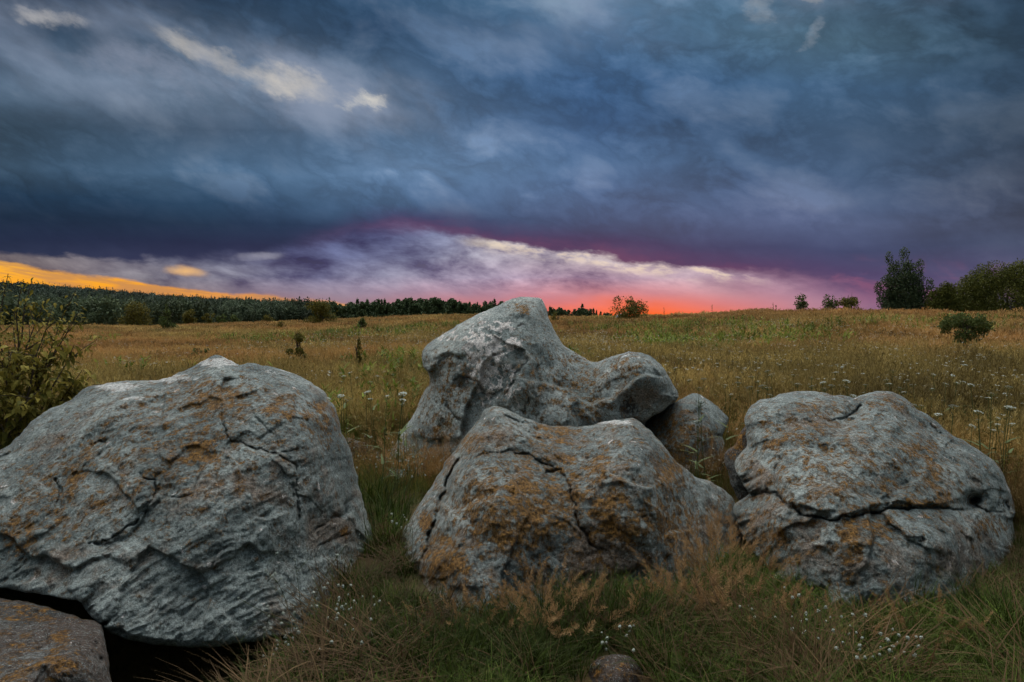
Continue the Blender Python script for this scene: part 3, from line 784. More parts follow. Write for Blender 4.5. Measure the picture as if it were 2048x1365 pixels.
boulder('boulder', 'blunt grey boulder split by a mouth-like crack with a dark eye hole',
        [(1470, 930), (1473, 916), (1490, 897), (1493, 880), (1490, 861), (1489, 839), (1499, 817), (1517, 800), (1547, 795), (1558, 788), (1590, 782), (1634, 784), (1675, 791), (1711, 795), (1730, 788), (1766, 783), (1792, 786), (1814, 800), (1829, 813), (1865, 839), (1902, 868), (1949, 894), (1986, 923), (2004, 945), (2019, 978), (2029, 1007), (2031, 1024), (2025, 1040), (2031, 1070), (2031, 1099), (2019, 1125), (1993, 1147), (1960, 1180), (1900, 1215), (1803, 1230), (1711, 1228), (1620, 1215), (1572, 1190), (1548, 1165), (1532, 1147), (1524, 1128), (1499, 1095), (1486, 1070), (1473, 1044), (1467, 1018), (1473, 1005), (1490, 995), (1499, 988), (1488, 971), (1472, 944)],
        [(1475, 925, 4.25), (1500, 830, 4.5), (1530, 900, 4.15), (1560, 810, 4.5), (1600, 860, 4.2), (1640, 800, 4.6), (1700, 810, 4.6), (1760, 800, 4.6), (1640, 960, 3.72), (1560, 960, 3.85), (1760, 900, 4.0), (1760, 980, 3.72), (1850, 870, 4.4), (1850, 990, 3.8), (1950, 930, 4.3), (2010, 1000, 4.3), (1940, 1010, 4.0), (1500, 1040, 3.85), (1560, 1060, 3.58), (1660, 1060, 3.42), (1780, 1080, 3.36), (1900, 1080, 3.5), (2000, 1090, 4.0), (1560, 1150, 3.52), (1660, 1180, 3.3), (1800, 1190, 3.24), (1930, 1170, 3.5)],
        back=5.6, rnd=0.28, rndw=70, step=2.4, rough=0.85,
        cracks=[([(1497, 990), (1530, 985), (1555, 988), (1575, 1008), (1600, 1025), (1630, 1036), (1665, 1042), (1700, 1034), (1745, 1025), (1790, 1018), (1830, 1016), (1900, 1018), (1960, 1020), (2012, 1025)], 4.2, 0.10),
                ([(1652, 843), (1690, 835), (1712, 820), (1722, 803)], 4.5, 0.10), ([(1855, 848), (1880, 862), (1903, 874)], 4.5, 0.10), ([(1815, 1080), (1858, 1083)], 2.5, 0.025), ([(2008, 998), (2018, 1030)], 5.0, 0.07),
                ([(1552, 985), (1548, 950), (1560, 910)], 3.0, 0.025)],
        ledges=[([(1510, 880), (1570, 850), (1640, 852), (1740, 835), (1800, 850), (1860, 900)], -0.06, 40), ([(1555, 985), (1600, 1022), (1665, 1040), (1745, 1022), (1830, 1012), (1960, 1016)], 0.05, 40),
                ([(1620, 848), (1690, 838), (1715, 812)], 0.07, 26), ([(1549, 988), (1551, 950), (1570, 905)], -0.05, 35)],
        bumps=[(1945, 1003, 17, 15, -0.28), (1620, 812, 60, 14, 0.03)],
        orange=[(1835, 900, 50, 26, 0.62), (1865, 950, 26, 50, 0.66), (1885, 1000, 34, 20, 0.72), (1820, 1008, 60, 12, 0.68), (1700, 975, 40, 24, 0.58), (1700, 1080, 34, 90, 0.66), (1750, 1060, 60, 40, 0.58), (1545, 890, 30, 40, 0.52), (1560, 1070, 60, 40, 0.46), (1640, 820, 80, 30, 0.46), (1780, 810, 60, 30, 0.42), (1980, 1050, 40, 30, 0.5), (1700, 950, 300, 180, 0.36), (1600, 860, 120, 60, 0.4)],
        bare=[(1510, 950, 30, 30, 0.6), (1650, 1120, 120, 50, 0.35), (1850, 1130, 120, 50, 0.35), (1500, 1060, 20, 40, 0.4)], crust=[(1600, 790, 80, 8, 0.5), (1510, 830, 16, 30, 0.4)],
        black=[(1945, 1003, 26, 20, 0.8), (1580, 1130, 50, 30, 0.45), (2015, 1010, 14, 30, 0.4)])

boulder('boulder', 'flat-topped boulder with rust lichen, low beside the dark hollow under the massive boulder',
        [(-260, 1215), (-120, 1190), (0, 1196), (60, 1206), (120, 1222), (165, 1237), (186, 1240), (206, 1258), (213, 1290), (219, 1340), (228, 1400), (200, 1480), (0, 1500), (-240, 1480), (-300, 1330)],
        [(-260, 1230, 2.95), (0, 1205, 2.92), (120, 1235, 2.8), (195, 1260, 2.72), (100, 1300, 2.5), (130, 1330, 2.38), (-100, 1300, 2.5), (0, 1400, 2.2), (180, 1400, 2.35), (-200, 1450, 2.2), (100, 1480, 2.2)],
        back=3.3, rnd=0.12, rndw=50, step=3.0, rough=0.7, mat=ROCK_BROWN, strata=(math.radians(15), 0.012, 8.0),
        cracks=[([(20, 1228), (60, 1230), (85, 1232)], 3.0, 0.02), ([(182, 1242), (190, 1280), (205, 1330)], 4.0, 0.04)], ledges=[([(145, 1260), (120, 1290), (70, 1330)], 0.04, 30)],
        orange=[(60, 1225, 120, 30, 0.6), (125, 1280, 26, 30, 0.75), (40, 1290, 60, 40, 0.5), (110, 1330, 60, 40, 0.7), (20, 1340, 60, 40, 0.6)], bare=[(160, 1270, 40, 40, 0.5)], black=[(150, 1330, 60, 40, 0.5)])

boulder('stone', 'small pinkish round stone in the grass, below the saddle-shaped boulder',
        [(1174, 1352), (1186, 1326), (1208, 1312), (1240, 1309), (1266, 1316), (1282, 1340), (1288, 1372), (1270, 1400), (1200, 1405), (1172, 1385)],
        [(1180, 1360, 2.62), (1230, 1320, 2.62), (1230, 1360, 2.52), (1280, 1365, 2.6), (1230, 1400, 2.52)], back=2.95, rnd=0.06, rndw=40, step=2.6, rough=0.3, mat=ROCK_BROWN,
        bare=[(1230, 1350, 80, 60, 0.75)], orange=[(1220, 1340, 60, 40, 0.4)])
boulder('stone', 'smooth pale grey stone lying in the gap between massive boulder and tall boulder',
        [(676, 885), (693, 876), (728, 885), (757, 905), (782, 920), (790, 945), (750, 960), (690, 955), (668, 920)],
        [(680, 900, 6.75), (720, 900, 6.6), (770, 925, 6.6), (720, 940, 6.5)], back=7.2, rnd=0.12, rndw=26, step=3.0, rough=0.4, mat=ROCK_BROWN, bare=[(720, 900, 60, 40, 0.2)])
boulder('stone', 'half-buried grey stone among white flowers at the foot of the tall boulder',
        [(824, 958), (832, 936), (850, 925), (872, 930), (888, 945), (892, 975), (860, 985), (828, 980)],
        [(830, 960, 6.1), (860, 935, 6.1), (860, 965, 5.95), (885, 965, 6.05)], back=6.45, rnd=0.1, rndw=22, step=3.0, rough=0.35)
boulder('stone', 'low flat stone amid white flowers, left of the half-buried grey stone',
        [(764, 962), (774, 945), (792, 938), (808, 944), (822, 962), (818, 980), (790, 985), (768, 980)],
        [(770, 965, 6.0), (792, 945, 6.02), (792, 965, 5.9), (818, 970, 5.98)], back=6.4, rnd=0.1, rndw=20, step=3.0, rough=0.35)
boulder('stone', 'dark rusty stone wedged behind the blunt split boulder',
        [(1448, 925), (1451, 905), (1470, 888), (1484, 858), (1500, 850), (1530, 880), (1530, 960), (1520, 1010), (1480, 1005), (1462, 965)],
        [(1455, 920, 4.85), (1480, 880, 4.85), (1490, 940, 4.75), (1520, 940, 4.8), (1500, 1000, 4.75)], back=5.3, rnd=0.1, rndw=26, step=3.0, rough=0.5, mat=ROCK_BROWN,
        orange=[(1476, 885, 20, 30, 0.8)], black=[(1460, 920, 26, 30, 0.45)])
boulder('stone', 'small white-spotted stone propping the right end of the massive boulder',
        [(700, 1180), (712, 1150), (735, 1136), (756, 1142), (768, 1165), (772, 1200), (740, 1215), (700, 1210)],
        [(705, 1180, 3.72), (735, 1145, 3.78), (740, 1180, 3.66), (768, 1190, 3.74)], back=4.0, rnd=0.08, rndw=24, step=2.8, rough=0.4, black=[(730, 1180, 40, 30, 0.4)], crust=[(752, 1150, 10, 8, 0.9)])
boulder('stone', 'tiny pale stone beside the lone bush on the sunset skyline',
        [(1230, 637), (1234, 630), (1242, 627), (1250, 628), (1258, 634), (1260, 644), (1232, 645)],
        [(1234, 640, 48), (1245, 632, 48), (1256, 640, 48)], back=48.8, rnd=0.2, rndw=6, step=1.5, rough=0.5, jitter=0.3, base=1.2)

_bv = np.concatenate([v for _, v, _ in BOULDERS]); _off = np.cumsum([0] + [len(v) for _, v, _ in BOULDERS[:-1]])
ROCK_BVH = BVHTree.FromPolygons([tuple(v) for v in _bv], [tuple(f) for (o, v, fs), k in zip(BOULDERS, _off) for f in (fs + k).tolist()])


def under_rock(x, y, z, clear=0.6):
    """True where a boulder stands on or overhangs the spot"""
    h = ROCK_BVH.ray_cast(Vector((x, y, z - 0.3)), Vector((0, 0, 1)), 3.0)
    return h[0] is not None

# ------------------------------------------------------------------ plant materials
def leaf_material(name, dark, light, dry=None, translucent=0.25, tone=False):
    """tint: random per leaf or blade; tone: dry or green meadow patch; in the valley wood, painted distance haze"""
    mt, nt, b = material(name, 0.75)
    b.inputs['Specular IOR Level'].default_value = 0.12
    t = nt.attr('tint')
    c = nt.mix(t, dark, light)
    if tone:
        tn = nt.attr('tone', 'INSTANCER')
        c = nt.mix(tn, c, dry if dry else c)
        v = nt.attr('val', 'INSTANCER')
        k = nt.m('ADD', 0.45, nt.m('MULTIPLY', v, 1.1))
        c = nt.mix(1.0, c, nt.comb(k, k, k), 'MULTIPLY')
    nt.put(b.inputs['Base Color'], c)
    tr = nt.node('ShaderNodeBsdfTranslucent'); nt.put(tr.inputs[0], c)
    mx = nt.node('ShaderNodeMixShader'); mx.inputs[0].default_value = translucent
    nt.l.new(b.outputs[0], mx.inputs[1]); nt.l.new(tr.outputs[0], mx.inputs[2])
    out = mt.node_tree.nodes['Material Output']
    nt.l.new(mx.outputs[0], out.inputs[0])
    return mt


def plain(name, col, rough=0.85, var=0.25, scale=20):
    mt, nt, b = material(name, rough)
    n = nt.noise(nt.node('ShaderNodeTexCoord').outputs['Object'], scale, 5, 0.6)
    k = nt.rng(n, 0.3, 0.7, 1 - var, 1 + var)
    nt.put(b.inputs['Base Color'], nt.mix(1.0, col, nt.comb(k, k, k), 'MULTIPLY'))
    return mt


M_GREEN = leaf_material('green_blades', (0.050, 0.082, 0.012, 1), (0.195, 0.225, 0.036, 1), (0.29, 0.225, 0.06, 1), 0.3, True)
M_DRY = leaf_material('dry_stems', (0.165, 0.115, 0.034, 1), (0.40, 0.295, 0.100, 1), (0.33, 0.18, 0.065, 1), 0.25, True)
M_NEAR = leaf_material('shaded_green_blades', (0.022, 0.046, 0.006, 1), (0.125, 0.190, 0.024, 1), (0.10, 0.10, 0.030, 1), 0.25, True)  # darker copy of the meadow green, foreground dimness put into the colour
M_STRAW = leaf_material('straw_blades', (0.060, 0.040, 0.018, 1), (0.20, 0.135, 0.062, 1), (0.13, 0.075, 0.036, 1), 0.25, True)
M_PLUME = leaf_material('golden_plumes', (0.14, 0.075, 0.034, 1), (0.44, 0.27, 0.125, 1), None, 0.3)
M_WHITE = leaf_material('white_petals', (0.24, 0.27, 0.22, 1), (0.50, 0.53, 0.46, 1), None, 0.2)
M_STEM = plain('flower_stem_green', (0.075, 0.095, 0.03, 1))
M_BARK = plain('grey_brown_bark', (0.075, 0.055, 0.042, 1))
M_BIRCH = plain('pale_birch_bark', (0.30, 0.29, 0.27, 1), var=0.6, scale=6)
M_BUSH = leaf_material('bush_leaves', (0.085, 0.085, 0.016, 1), (0.33, 0.26, 0.052, 1))
M_SHRUB = leaf_material('shrub_leaves', (0.042, 0.062, 0.017, 1), (0.14, 0.17, 0.05, 1))
M_YELLOW = leaf_material('yellowing_leaves', (0.055, 0.055, 0.012, 1), (0.20, 0.165, 0.035, 1))
M_BIRCHLEAF = leaf_material('birch_leaves', (0.032, 0.050, 0.026, 1), (0.125, 0.155, 0.075, 1))
M_WILLOW = leaf_material('willow_leaves', (0.040, 0.048, 0.010, 1), (0.14, 0.14, 0.028, 1))
M_WOOD = leaf_material('far_wood_leaves', (0.036, 0.060, 0.028, 1), (0.115, 0.150, 0.066, 1), None, 0.2)
M_WOOD2 = leaf_material('valley_wood_leaves', (0.040, 0.060, 0.026, 1), (0.125, 0.145, 0.058, 1), (0.066, 0.088, 0.078, 1), 0.15, True)  # third colour is haze painted into the far leaves, not dryness


# ------------------------------------------------------------------ plant geometry
class Geo:
    def __init__(self):
        self.v = []; self.f = []; self.t = []; self.n = 0

    def add(self, verts, faces, tint):
        verts = np.asarray(verts, float)
        self.f.extend([tuple(i + self.n for i in f) for f in faces])
        self.v.append(verts); self.t.append(np.full(len(verts), tint)); self.n += len(verts)

    def blade(self, base, yaw, length, width, lean, curl, segs, tint, roll=0.0, tip=0.12):
        """one tapering blade, curling over in direction yaw"""
        p = np.array(base, float); a = lean
        side = np.array([math.cos(yaw + roll + math.pi / 2), math.sin(yaw + roll + math.pi / 2), 0])
        d = np.array([math.cos(yaw), math.sin(yaw), 0])
        vs = []; step = length / segs
        for i in range(segs + 1):
            w = width * (1 - (1 - tip) * (i / segs) ** 1.5) * 0.5
            vs += [p - side * w, p + side * w]
            p = p + step * (d * math.sin(a) + np.array([0, 0, math.cos(a)]))
            a += curl / segs
        self.add(vs, [(2 * i, 2 * i + 1, 2 * i + 3, 2 * i + 2) for i in range(segs)], tint)
        return p, a

    def quad(self, c, u, v, tint):
        c = np.asarray(c); self.add([c - u, c - v * 0.6, c + u, c + v * 0.6], [(0, 1, 2, 3)], tint)

    def tube(self, pts, radii, sides=5, tint=0.5):
        pts = np.asarray(pts, float); rings = []
        for i, p in enumerate(pts):
            d = pts[min(i + 1, len(pts) - 1)] - pts[max(i - 1, 0)]
            d /= max(np.linalg.norm(d), 1e-9)
            a = np.cross(d, [0.31, 0.83, 0.47]); a /= np.linalg.norm(a); b_ = np.cross(d, a)
            rings.append([p + radii[i] * (math.cos(k * 2 * math.pi / sides) * a + math.sin(k * 2 * math.pi / sides) * b_) for k in range(sides)])
        fs = []
        for i in range(len(pts) - 1):
            for k in range(sides):
                fs.append((i * sides + k, i * sides + (k + 1) % sides, (i + 1) * sides + (k + 1) % sides, (i + 1) * sides + k))
        fs.append(tuple(range(sides))[::-1]); fs.append(tuple((len(pts) - 1) * sides + k for k in range(sides)))
        self.add(np.concatenate(rings), fs, tint)

    def obj(self, name, mat, parent=None, origin=None):
        return mesh_obj(name, np.concatenate(self.v), self.f, mat, parent, attrs={'tint': np.concatenate(self.t)}, origin=origin)

    def source(self, name, mat):
        o = mesh_obj(name, np.concatenate(self.v), self.f, mat, attrs={'tint': np.concatenate(self.t)})
        COL.objects.unlink(o)
        return o


U = lambda a, b_: random.uniform(a, b_)


def green_tuft(n, h, w, spread, segs=4, curl=(0.4, 1.6)):
    g_ = Geo()
    for _ in range(n):
        r = spread * math.sqrt(random.random()); a = U(0, 6.28)
        g_.blade((r * math.cos(a), r * math.sin(a), -0.02), a + U(-1.2, 1.2), h * U(0.55, 1.1), w * U(0.7, 1.2), U(0.02, 0.35), U(*curl), segs, U(0, 1) ** 1.3)
    return g_


def dry_tuft(n, h, w, spread, panicle=10, plen=0.3, pw=0.012, lean=0.22, low=6):
    """thin stems, each ending in a loose feathery head"""
    g_ = Geo()
    for _ in range(n):
        r = spread * math.sqrt(random.random()); a = U(0, 6.28)
        base = np.array([r * math.cos(a), r * math.sin(a), -0.02]); yaw = U(0, 6.28); L = h * U(0.65, 1.1); ln = U(0.0, lean); cl = U(0.05, 0.45)
        g_.blade(base, yaw, L, w, ln, cl, 3, U(0, 0.6), tip=0.6)
        # points along the upper stem
        p = base.copy(); ang = ln; N = 12; pts = []
        for i in range(N + 1):
            pts.append((p.copy(), ang))
            p = p + L / N * np.array([math.cos(yaw) * math.sin(ang), math.sin(yaw) * math.sin(ang), math.cos(ang)]); ang += cl / N
        k0 = N * (1 - plen)
        tint0 = U(0.3, 1)
        for _k in range(panicle):
            f_ = U(k0, N - 0.01); i = int(f_); q = pts[i][0] + (pts[i + 1][0] - pts[i][0]) * (f_ - i)
            s = (N - f_) / (N - k0 + 0.01)
            ya = U(0, 6.28); off = pw * 2.6 * (0.25 + s) * np.array([math.cos(ya), math.sin(ya), 0.5])
            u = off * 0.7 + np.array([0, 0, pw * 0.9]); v = np.array([-math.sin(ya), math.cos(ya), 0]) * pw * 0.55
            g_.quad(q + off, u, v, min(1, tint0 * U(0.8, 1.2)))
    for _ in range(low):
        r = spread * math.sqrt(random.random()); a = U(0, 6.28)
        g_.blade((r * math.cos(a), r * math.sin(a), -0.02), a, h * U(0.25, 0.5), w * 1.6, U(0.1, 0.5), U(0.4, 1.4), 3, U(0.1, 0.8))
    return g_


def plume_tuft(n, h, spread, lean=0.8, heads=46):
    """stems ending in open, drooping plumes of hair-thin branches"""
    g_ = Geo()
    for _ in range(n):
        r = spread * math.sqrt(random.random()); a = U(0, 6.28)
        base = np.array([r * math.cos(a), r * math.sin(a), -0.02]); yaw = a + U(-0.8, 0.8); L = h * U(0.45, 1.15); ln = U(0.0, lean) * 0.5; cl = U(0.0, 1.2)
        g_.blade(base, yaw, L, 0.0026, ln, cl, 5, U(0.2, 0.7), tip=0.6)
        p = base.copy(); ang = ln; N = 10; pts = []
        for i in range(N + 1):
            pts.append((p.copy(), ang))
            p = p + L / N * np.array([math.cos(yaw) * math.sin(ang), math.sin(yaw) * math.sin(ang), math.cos(ang)]); ang += cl / N
        t0 = U(0.45, 1.0)
        for _k in range(heads):
            f_ = U(N * 0.55, N - 0.01); i = int(f_); q = pts[i][0] + (pts[i + 1][0] - pts[i][0]) * (f_ - i); s = (N - f_) / (N * 0.45)
            ax = pts[i + 1][0] - pts[i][0]; ax /= np.linalg.norm(ax)
            rd_ = np.array([random.gauss(0, 1) for _j in range(3)]); rd_ -= ax * (rd_ @ ax); rd_ /= max(np.linalg.norm(rd_), 1e-6)
            e = (ax * 0.75 + rd_ * 0.65) * (0.016 + 0.034 * s) * U(0.6, 1.2) * h / 0.4
            sd_ = np.cross(e, [U(-1, 1), U(-1, 1), U(-1, 1)]); sd_ /= max(np.linalg.norm(sd_), 1e-6)
            g_.add([q, q + e * 0.6 + sd_ * 0.0013, q + e, q + e * 0.6 - sd_ * 0.0013], [(0, 1, 2, 3)], min(1, t0 * U(0.75, 1.2)))
    return g_


def fallen_tuft(n, L, w, spread):
    """flattened dead blades lying across each other"""
    g_ = Geo()
    base_yaw = U(0, 6.28)
    for _ in range(n):
        r = spread * math.sqrt(random.random()); a = U(0, 6.28)
        g_.blade((r * math.cos(a), r * math.sin(a), U(0.0, 0.06)), base_yaw + random.gauss(0, 0.7), L * U(0.6, 1.1), w * U(0.6, 1.2), U(0.8, 1.4), U(0.1, 0.6), 4, U(0, 1))
    return g_


def white_weed(n, h, w, dots, dw, spread):
    g_ = Geo(); s_ = Geo()
    for _ in range(n):
        r = spread * math.sqrt(random.random()); a = U(0, 6.28); base = (r * math.cos(a), r * math.sin(a), 0)
        p, _a = s_.blade(base, U(0, 6.28), h * U(0.7, 1.1), w, U(0, 0.25), U(0, 0.4), 3, 0.5, tip=0.7)
        for _k in range(dots):
            ya = U(0, 6.28); rr = dw * 1.6 * math.sqrt(random.random())
            c = p + np.array([rr * math.cos(ya), rr * math.sin(ya), U(-0.4, 0.5) * dw])
            g_.quad(c, np.array([dw, 0, U(-0.3, 0.3) * dw]) * 0.7, np.array([0, dw, U(-0.3, 0.3) * dw]) * 1.1, U(0.2, 1))
    return g_, s_


# ------------------------------------------------------------------ scattering of uncountable grass
def scatter(name, src, pts, label, cat, tone, val, scl, tilt=0.08, group=None):
    pts = np.asarray(pts, np.float32)
    me = bpy.data.meshes.new(name)
    me.vertices.add(len(pts)); me.vertices.foreach_set('co', pts.ravel())
    n = len(pts)
    rot = np.stack([RNG.normal(0, tilt, n), RNG.normal(0, tilt, n), RNG.uniform(0, 6.283, n)], 1).astype(np.float32)
    for an, kind, av in (('rot', 'FLOAT_VECTOR', rot), ('scl', 'FLOAT', scl), ('tone', 'FLOAT', tone), ('val', 'FLOAT', val)):
        at = me.attributes.new(an, kind, 'POINT')
        at.data.foreach_set('vector' if kind == 'FLOAT_VECTOR' else 'value', np.asarray(av, np.float32).ravel())
    o = bpy.data.objects.new(name, me); COL.objects.link(o)
    ng = bpy.data.node_groups.new(name, 'GeometryNodeTree')
    ng.interface.new_socket('Geometry', in_out='INPUT', socket_type='NodeSocketGeometry')
    ng.interface.new_socket('Geometry', in_out='OUTPUT', socket_type='NodeSocketGeometry')
    gi = ng.nodes.new('NodeGroupInput'); go = ng.nodes.new('NodeGroupOutput')
    oi = ng.nodes.new('GeometryNodeObjectInfo'); oi.inputs['Object'].default_value = src; oi.inputs['As Instance'].default_value = False
    ip = ng.nodes.new('GeometryNodeInstanceOnPoints')
    def named(an, kind):
        x = ng.nodes.new('GeometryNodeInputNamedAttribute'); x.data_type = kind; x.inputs['Name'].default_value = an
        return [s for s in x.outputs if s.enabled and s.name == 'Attribute'][0]
    ng.links.new(gi.outputs[0], ip.inputs['Points'])
    ng.links.new(oi.outputs['Geometry'], ip.inputs['Instance'])
    ng.links.new(named('rot', 'FLOAT_VECTOR'), ip.inputs['Rotation'])
    ng.links.new(named('scl', 'FLOAT'), ip.inputs['Scale'])
    ng.links.new(ip.outputs[0], go.inputs[0])
    md = o.modifiers.new('grass', 'NODES'); md.node_group = ng
    tag(o, label, cat, group, 'stuff')
    return o


def wedge(n, r0, r1, half=0.80, power=1.0):
    """random spots in the field of view between two distances"""
    r = np.sqrt(RNG.uniform(r0 * r0, r1 * r1, n)) if power == 1.0 else r0 + (r1 - r0) * RNG.uniform(0, 1, n) ** power
    a = RNG.uniform(-half, half, n)
    return np.stack([r * np.sin(a), r * np.cos(a)], 1)


def lay(xy, avoid=True, far=9.0):
    z = ground(xy[:, 0], xy[:, 1])
    p = np.c_[xy, z]
    if avoid:
        keep = np.ones(len(p), bool)
        for i in np.where(p[:, 1] < far)[0]:
            if (p[i, 0] - 0.38) ** 2 + (p[i, 1] - 2.42) ** 2 < 0.055 or under_rock(*map(float, p[i])):
                keep[i] = False
        p = p[keep]
    return p


def patches(p, f, seed):
    return fbm(np.c_[p[:, :2] * f, np.full(len(p), seed)], 4, 0.55)


def spread_on(name, src, p, label, cat, tone_lo=0.0, tone_hi=1.0, s0=0.75, s1=1.25, tilt=0.08, group=None, dryness=None, near_low=True):
    tn = np.clip((patches(p, 0.11, 2.2) * 2.2 + patches(p, 0.5, 6.2) * 0.9 + 0.42 + 0.5 * (sstep(9, 30, np.hypot(p[:, 0], p[:, 1])) - 0.55)) if dryness is None else dryness, 0, 1) * (tone_hi - tone_lo) + tone_lo
    vl = np.clip(0.5 + patches(p, 0.45, 8.1) * 1.2 + patches(p, 0.09, 1.1) * 0.7 + RNG.normal(0, 0.16, len(p)), 0, 1)
    r_ = np.hypot(p[:, 0], p[:, 1])
    low_ = np.where(r_ > 4.4, 0.42 + 0.58 * sstep(5.6, 9.5, r_), 1.0) if near_low else 1.0
    return scatter(name, src, p, label, cat, tn, vl, RNG.uniform(s0, s1, len(p)) * low_, tilt, group)


def px_of(p):
    s, c = math.sin(PITCH), math.cos(PITCH)
    y = p[:, 1]; z = p[:, 2] - EYE
    d = y * c - z * s; u = y * s + z * c
    return 1024 + F * p[:, 0] / d, 682.5 - F * u / d


MG = 'meadow grass'
# --- far meadow, 16 m to the crest and a little beyond
src = dry_tuft(46, 0.48, 0.011, 0.55, 7, 0.34, 0.026, 0.25, 26).source('far_dry_tuft', M_DRY)
p = lay(wedge(11000, 15, 40), False); spread_on('dry_grass', src, p, 'russet dry grass heads over the middle and far meadow', 'grass', 0.1, 0.9)
src2 = dry_tuft(60, 0.48, 0.022, 0.9, 6, 0.36, 0.045, 0.25, 30).source('crest_dry_tuft', M_DRY)
p = lay(wedge(15000, 36, 98), False); spread_on('dry_grass', src2, p, 'russet dry grass along the far crest of the meadow', 'grass', 0.1, 0.9)
src = green_tuft(60, 0.40, 0.014, 0.5, 3, (0.1, 0.9)).source('far_green_tuft', M_GREEN)
p = lay(wedge(24000, 14, 60), False)
gr = patches(p, 0.11, 2.2)
p = p[(gr + RNG.normal(0, 0.22, len(p))) < 0.2]
spread_on('green_grass', src, p, 'olive green grass patches in the middle and far meadow', 'grass', 0.0, 0.45)
# --- middle meadow, 6 to 17 m
for k in range(2):
    src = dry_tuft(26, 0.62, 0.006, 0.24, 12, 0.32, 0.013, 0.28, 12).source('dry_tuft', M_DRY)
    p = lay(wedge(3900, 5.6, 17, 1.05)); spread_on('dry_grass', src, p, 'feathery brown grass heads in the meadow behind the boulders', 'grass', 0.0, 1.0)
for k in range(2):
    src = green_tuft(30, 0.46, 0.007, 0.22, 4, (0.2, 1.0)).source('green_tuft', M_GREEN)
    p = lay(wedge(10500, 5.2, 17, 1.05))
    spread_on('green_grass', src, p, 'upright green grass in the meadow behind the boulders', 'grass', 0.0, 0.5)
src = fallen_tuft(30, 0.4, 0.007, 0.25).source('straw_mat', M_STRAW)
p = lay(wedge(1500, 4.5, 16)); spread_on('straw', src, p, 'flattened straw under the meadow grass behind the boulders', 'grass', 0, 1)
wg, ws = white_weed(5, 0.46, 0.005, 5, 0.014, 0.25)
srcw = wg.source('white_weed', M_WHITE)
xy = wedge(4600, 5.5, 26); pn = patches(np.c_[xy, 0 * xy[:, 0]], 0.2, 5.5)
p = lay(xy[(pn > -0.05) & (np.abs(RNG.normal(0, 1, len(xy))) < 1.2)])
spread_on('white_weed_flowers', srcw, p, 'tiny white weed flowers sprinkled through the meadow', 'flowers', 0, 0, 0.6, 1.15)

# leafy weeds in dark green drifts
def leafy_weed(n, h, L_, w):
    g_ = Geo()
    for _ in range(n):
        ya = U(0, 6.28); r = U(0, 0.12); p0 = (r * math.cos(ya), r * math.sin(ya), 0)
        tp, _a = g_.blade(p0, ya, h * U(0.6, 1.1), 0.006, U(0, 0.3), U(0, 0.4), 3, 0.3, tip=0.7)
        for k in range(9):
            f_ = U(0.2, 1.0); q = np.array(p0) * (1 - f_) + tp * f_
            g_.blade(q, U(0, 6.28), L_ * U(0.6, 1.2), w, U(0.6, 1.3), U(0.2, 0.9), 2, U(0.1, 0.9), tip=0.1)
    return g_


src = leafy_weed(9, 0.5, 0.12, 0.03).source('leafy_weed', M_GREEN)
xy = wedge(5200, 6.5, 34); pn = patches(np.c_[xy, 0 * xy[:, 0]], 0.16, 15.5)
p = lay(xy[pn > 0.06]); spread_on('leafy_weeds', src, p, 'drifts of leafy green weeds in the meadow', 'weeds', 0.0, 0.2, 0.6, 1.2)
# --- foreground around the boulders
for k in range(3):
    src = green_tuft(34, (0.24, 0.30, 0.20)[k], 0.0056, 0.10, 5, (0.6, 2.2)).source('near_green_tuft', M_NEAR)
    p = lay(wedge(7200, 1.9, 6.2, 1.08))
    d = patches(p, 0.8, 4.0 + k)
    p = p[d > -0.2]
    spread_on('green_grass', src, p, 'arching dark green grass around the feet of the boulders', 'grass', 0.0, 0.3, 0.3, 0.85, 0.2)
for k in range(2):
    src = fallen_tuft(28, 0.30, 0.0046, 0.13).source('near_straw', M_STRAW)
    p = lay(wedge(1800, 1.9, 6.0, 1.08))
    d = patches(p, 0.9, 14.0 + k)
    p = p[d > 0.06]
    spread_on('straw', src, p, 'matted dead straw on the ground before the boulders', 'grass', 0.0, 0.8, 0.7, 1.3, 0.2)
for k in range(2):
    src = dry_tuft(10, 0.27, 0.0026, 0.10, 14, 0.36, 0.0060, 0.6, 6).source('near_dry', M_STRAW)
    p = lay(wedge(1100, 2.2, 6.0, 1.08))
    d = patches(p, 0.7, 24.0 + k)
    p = p[d > 0.08]
    spread_on('dry_grass', src, p, 'short tan grass heads around the feet of the boulders', 'grass', 0.2, 1.0, 0.4, 0.85, 0.25)
# grass on both sides outside the view, so the meadow goes on
src = green_tuft(40, 0.4, 0.009, 0.3, 3).source('side_tuft', M_GREEN)
a = RNG.uniform(1.0, 2 * math.pi - 1.0, 5200); r = np.sqrt(RNG.uniform(1.2 ** 2, 14 ** 2, 5200))
p = lay(np.stack([r * np.sin(a), r * np.cos(a)], 1)); spread_on('green_grass', src, p, 'meadow grass beside and behind the viewpoint', 'grass', 0.2, 0.8)

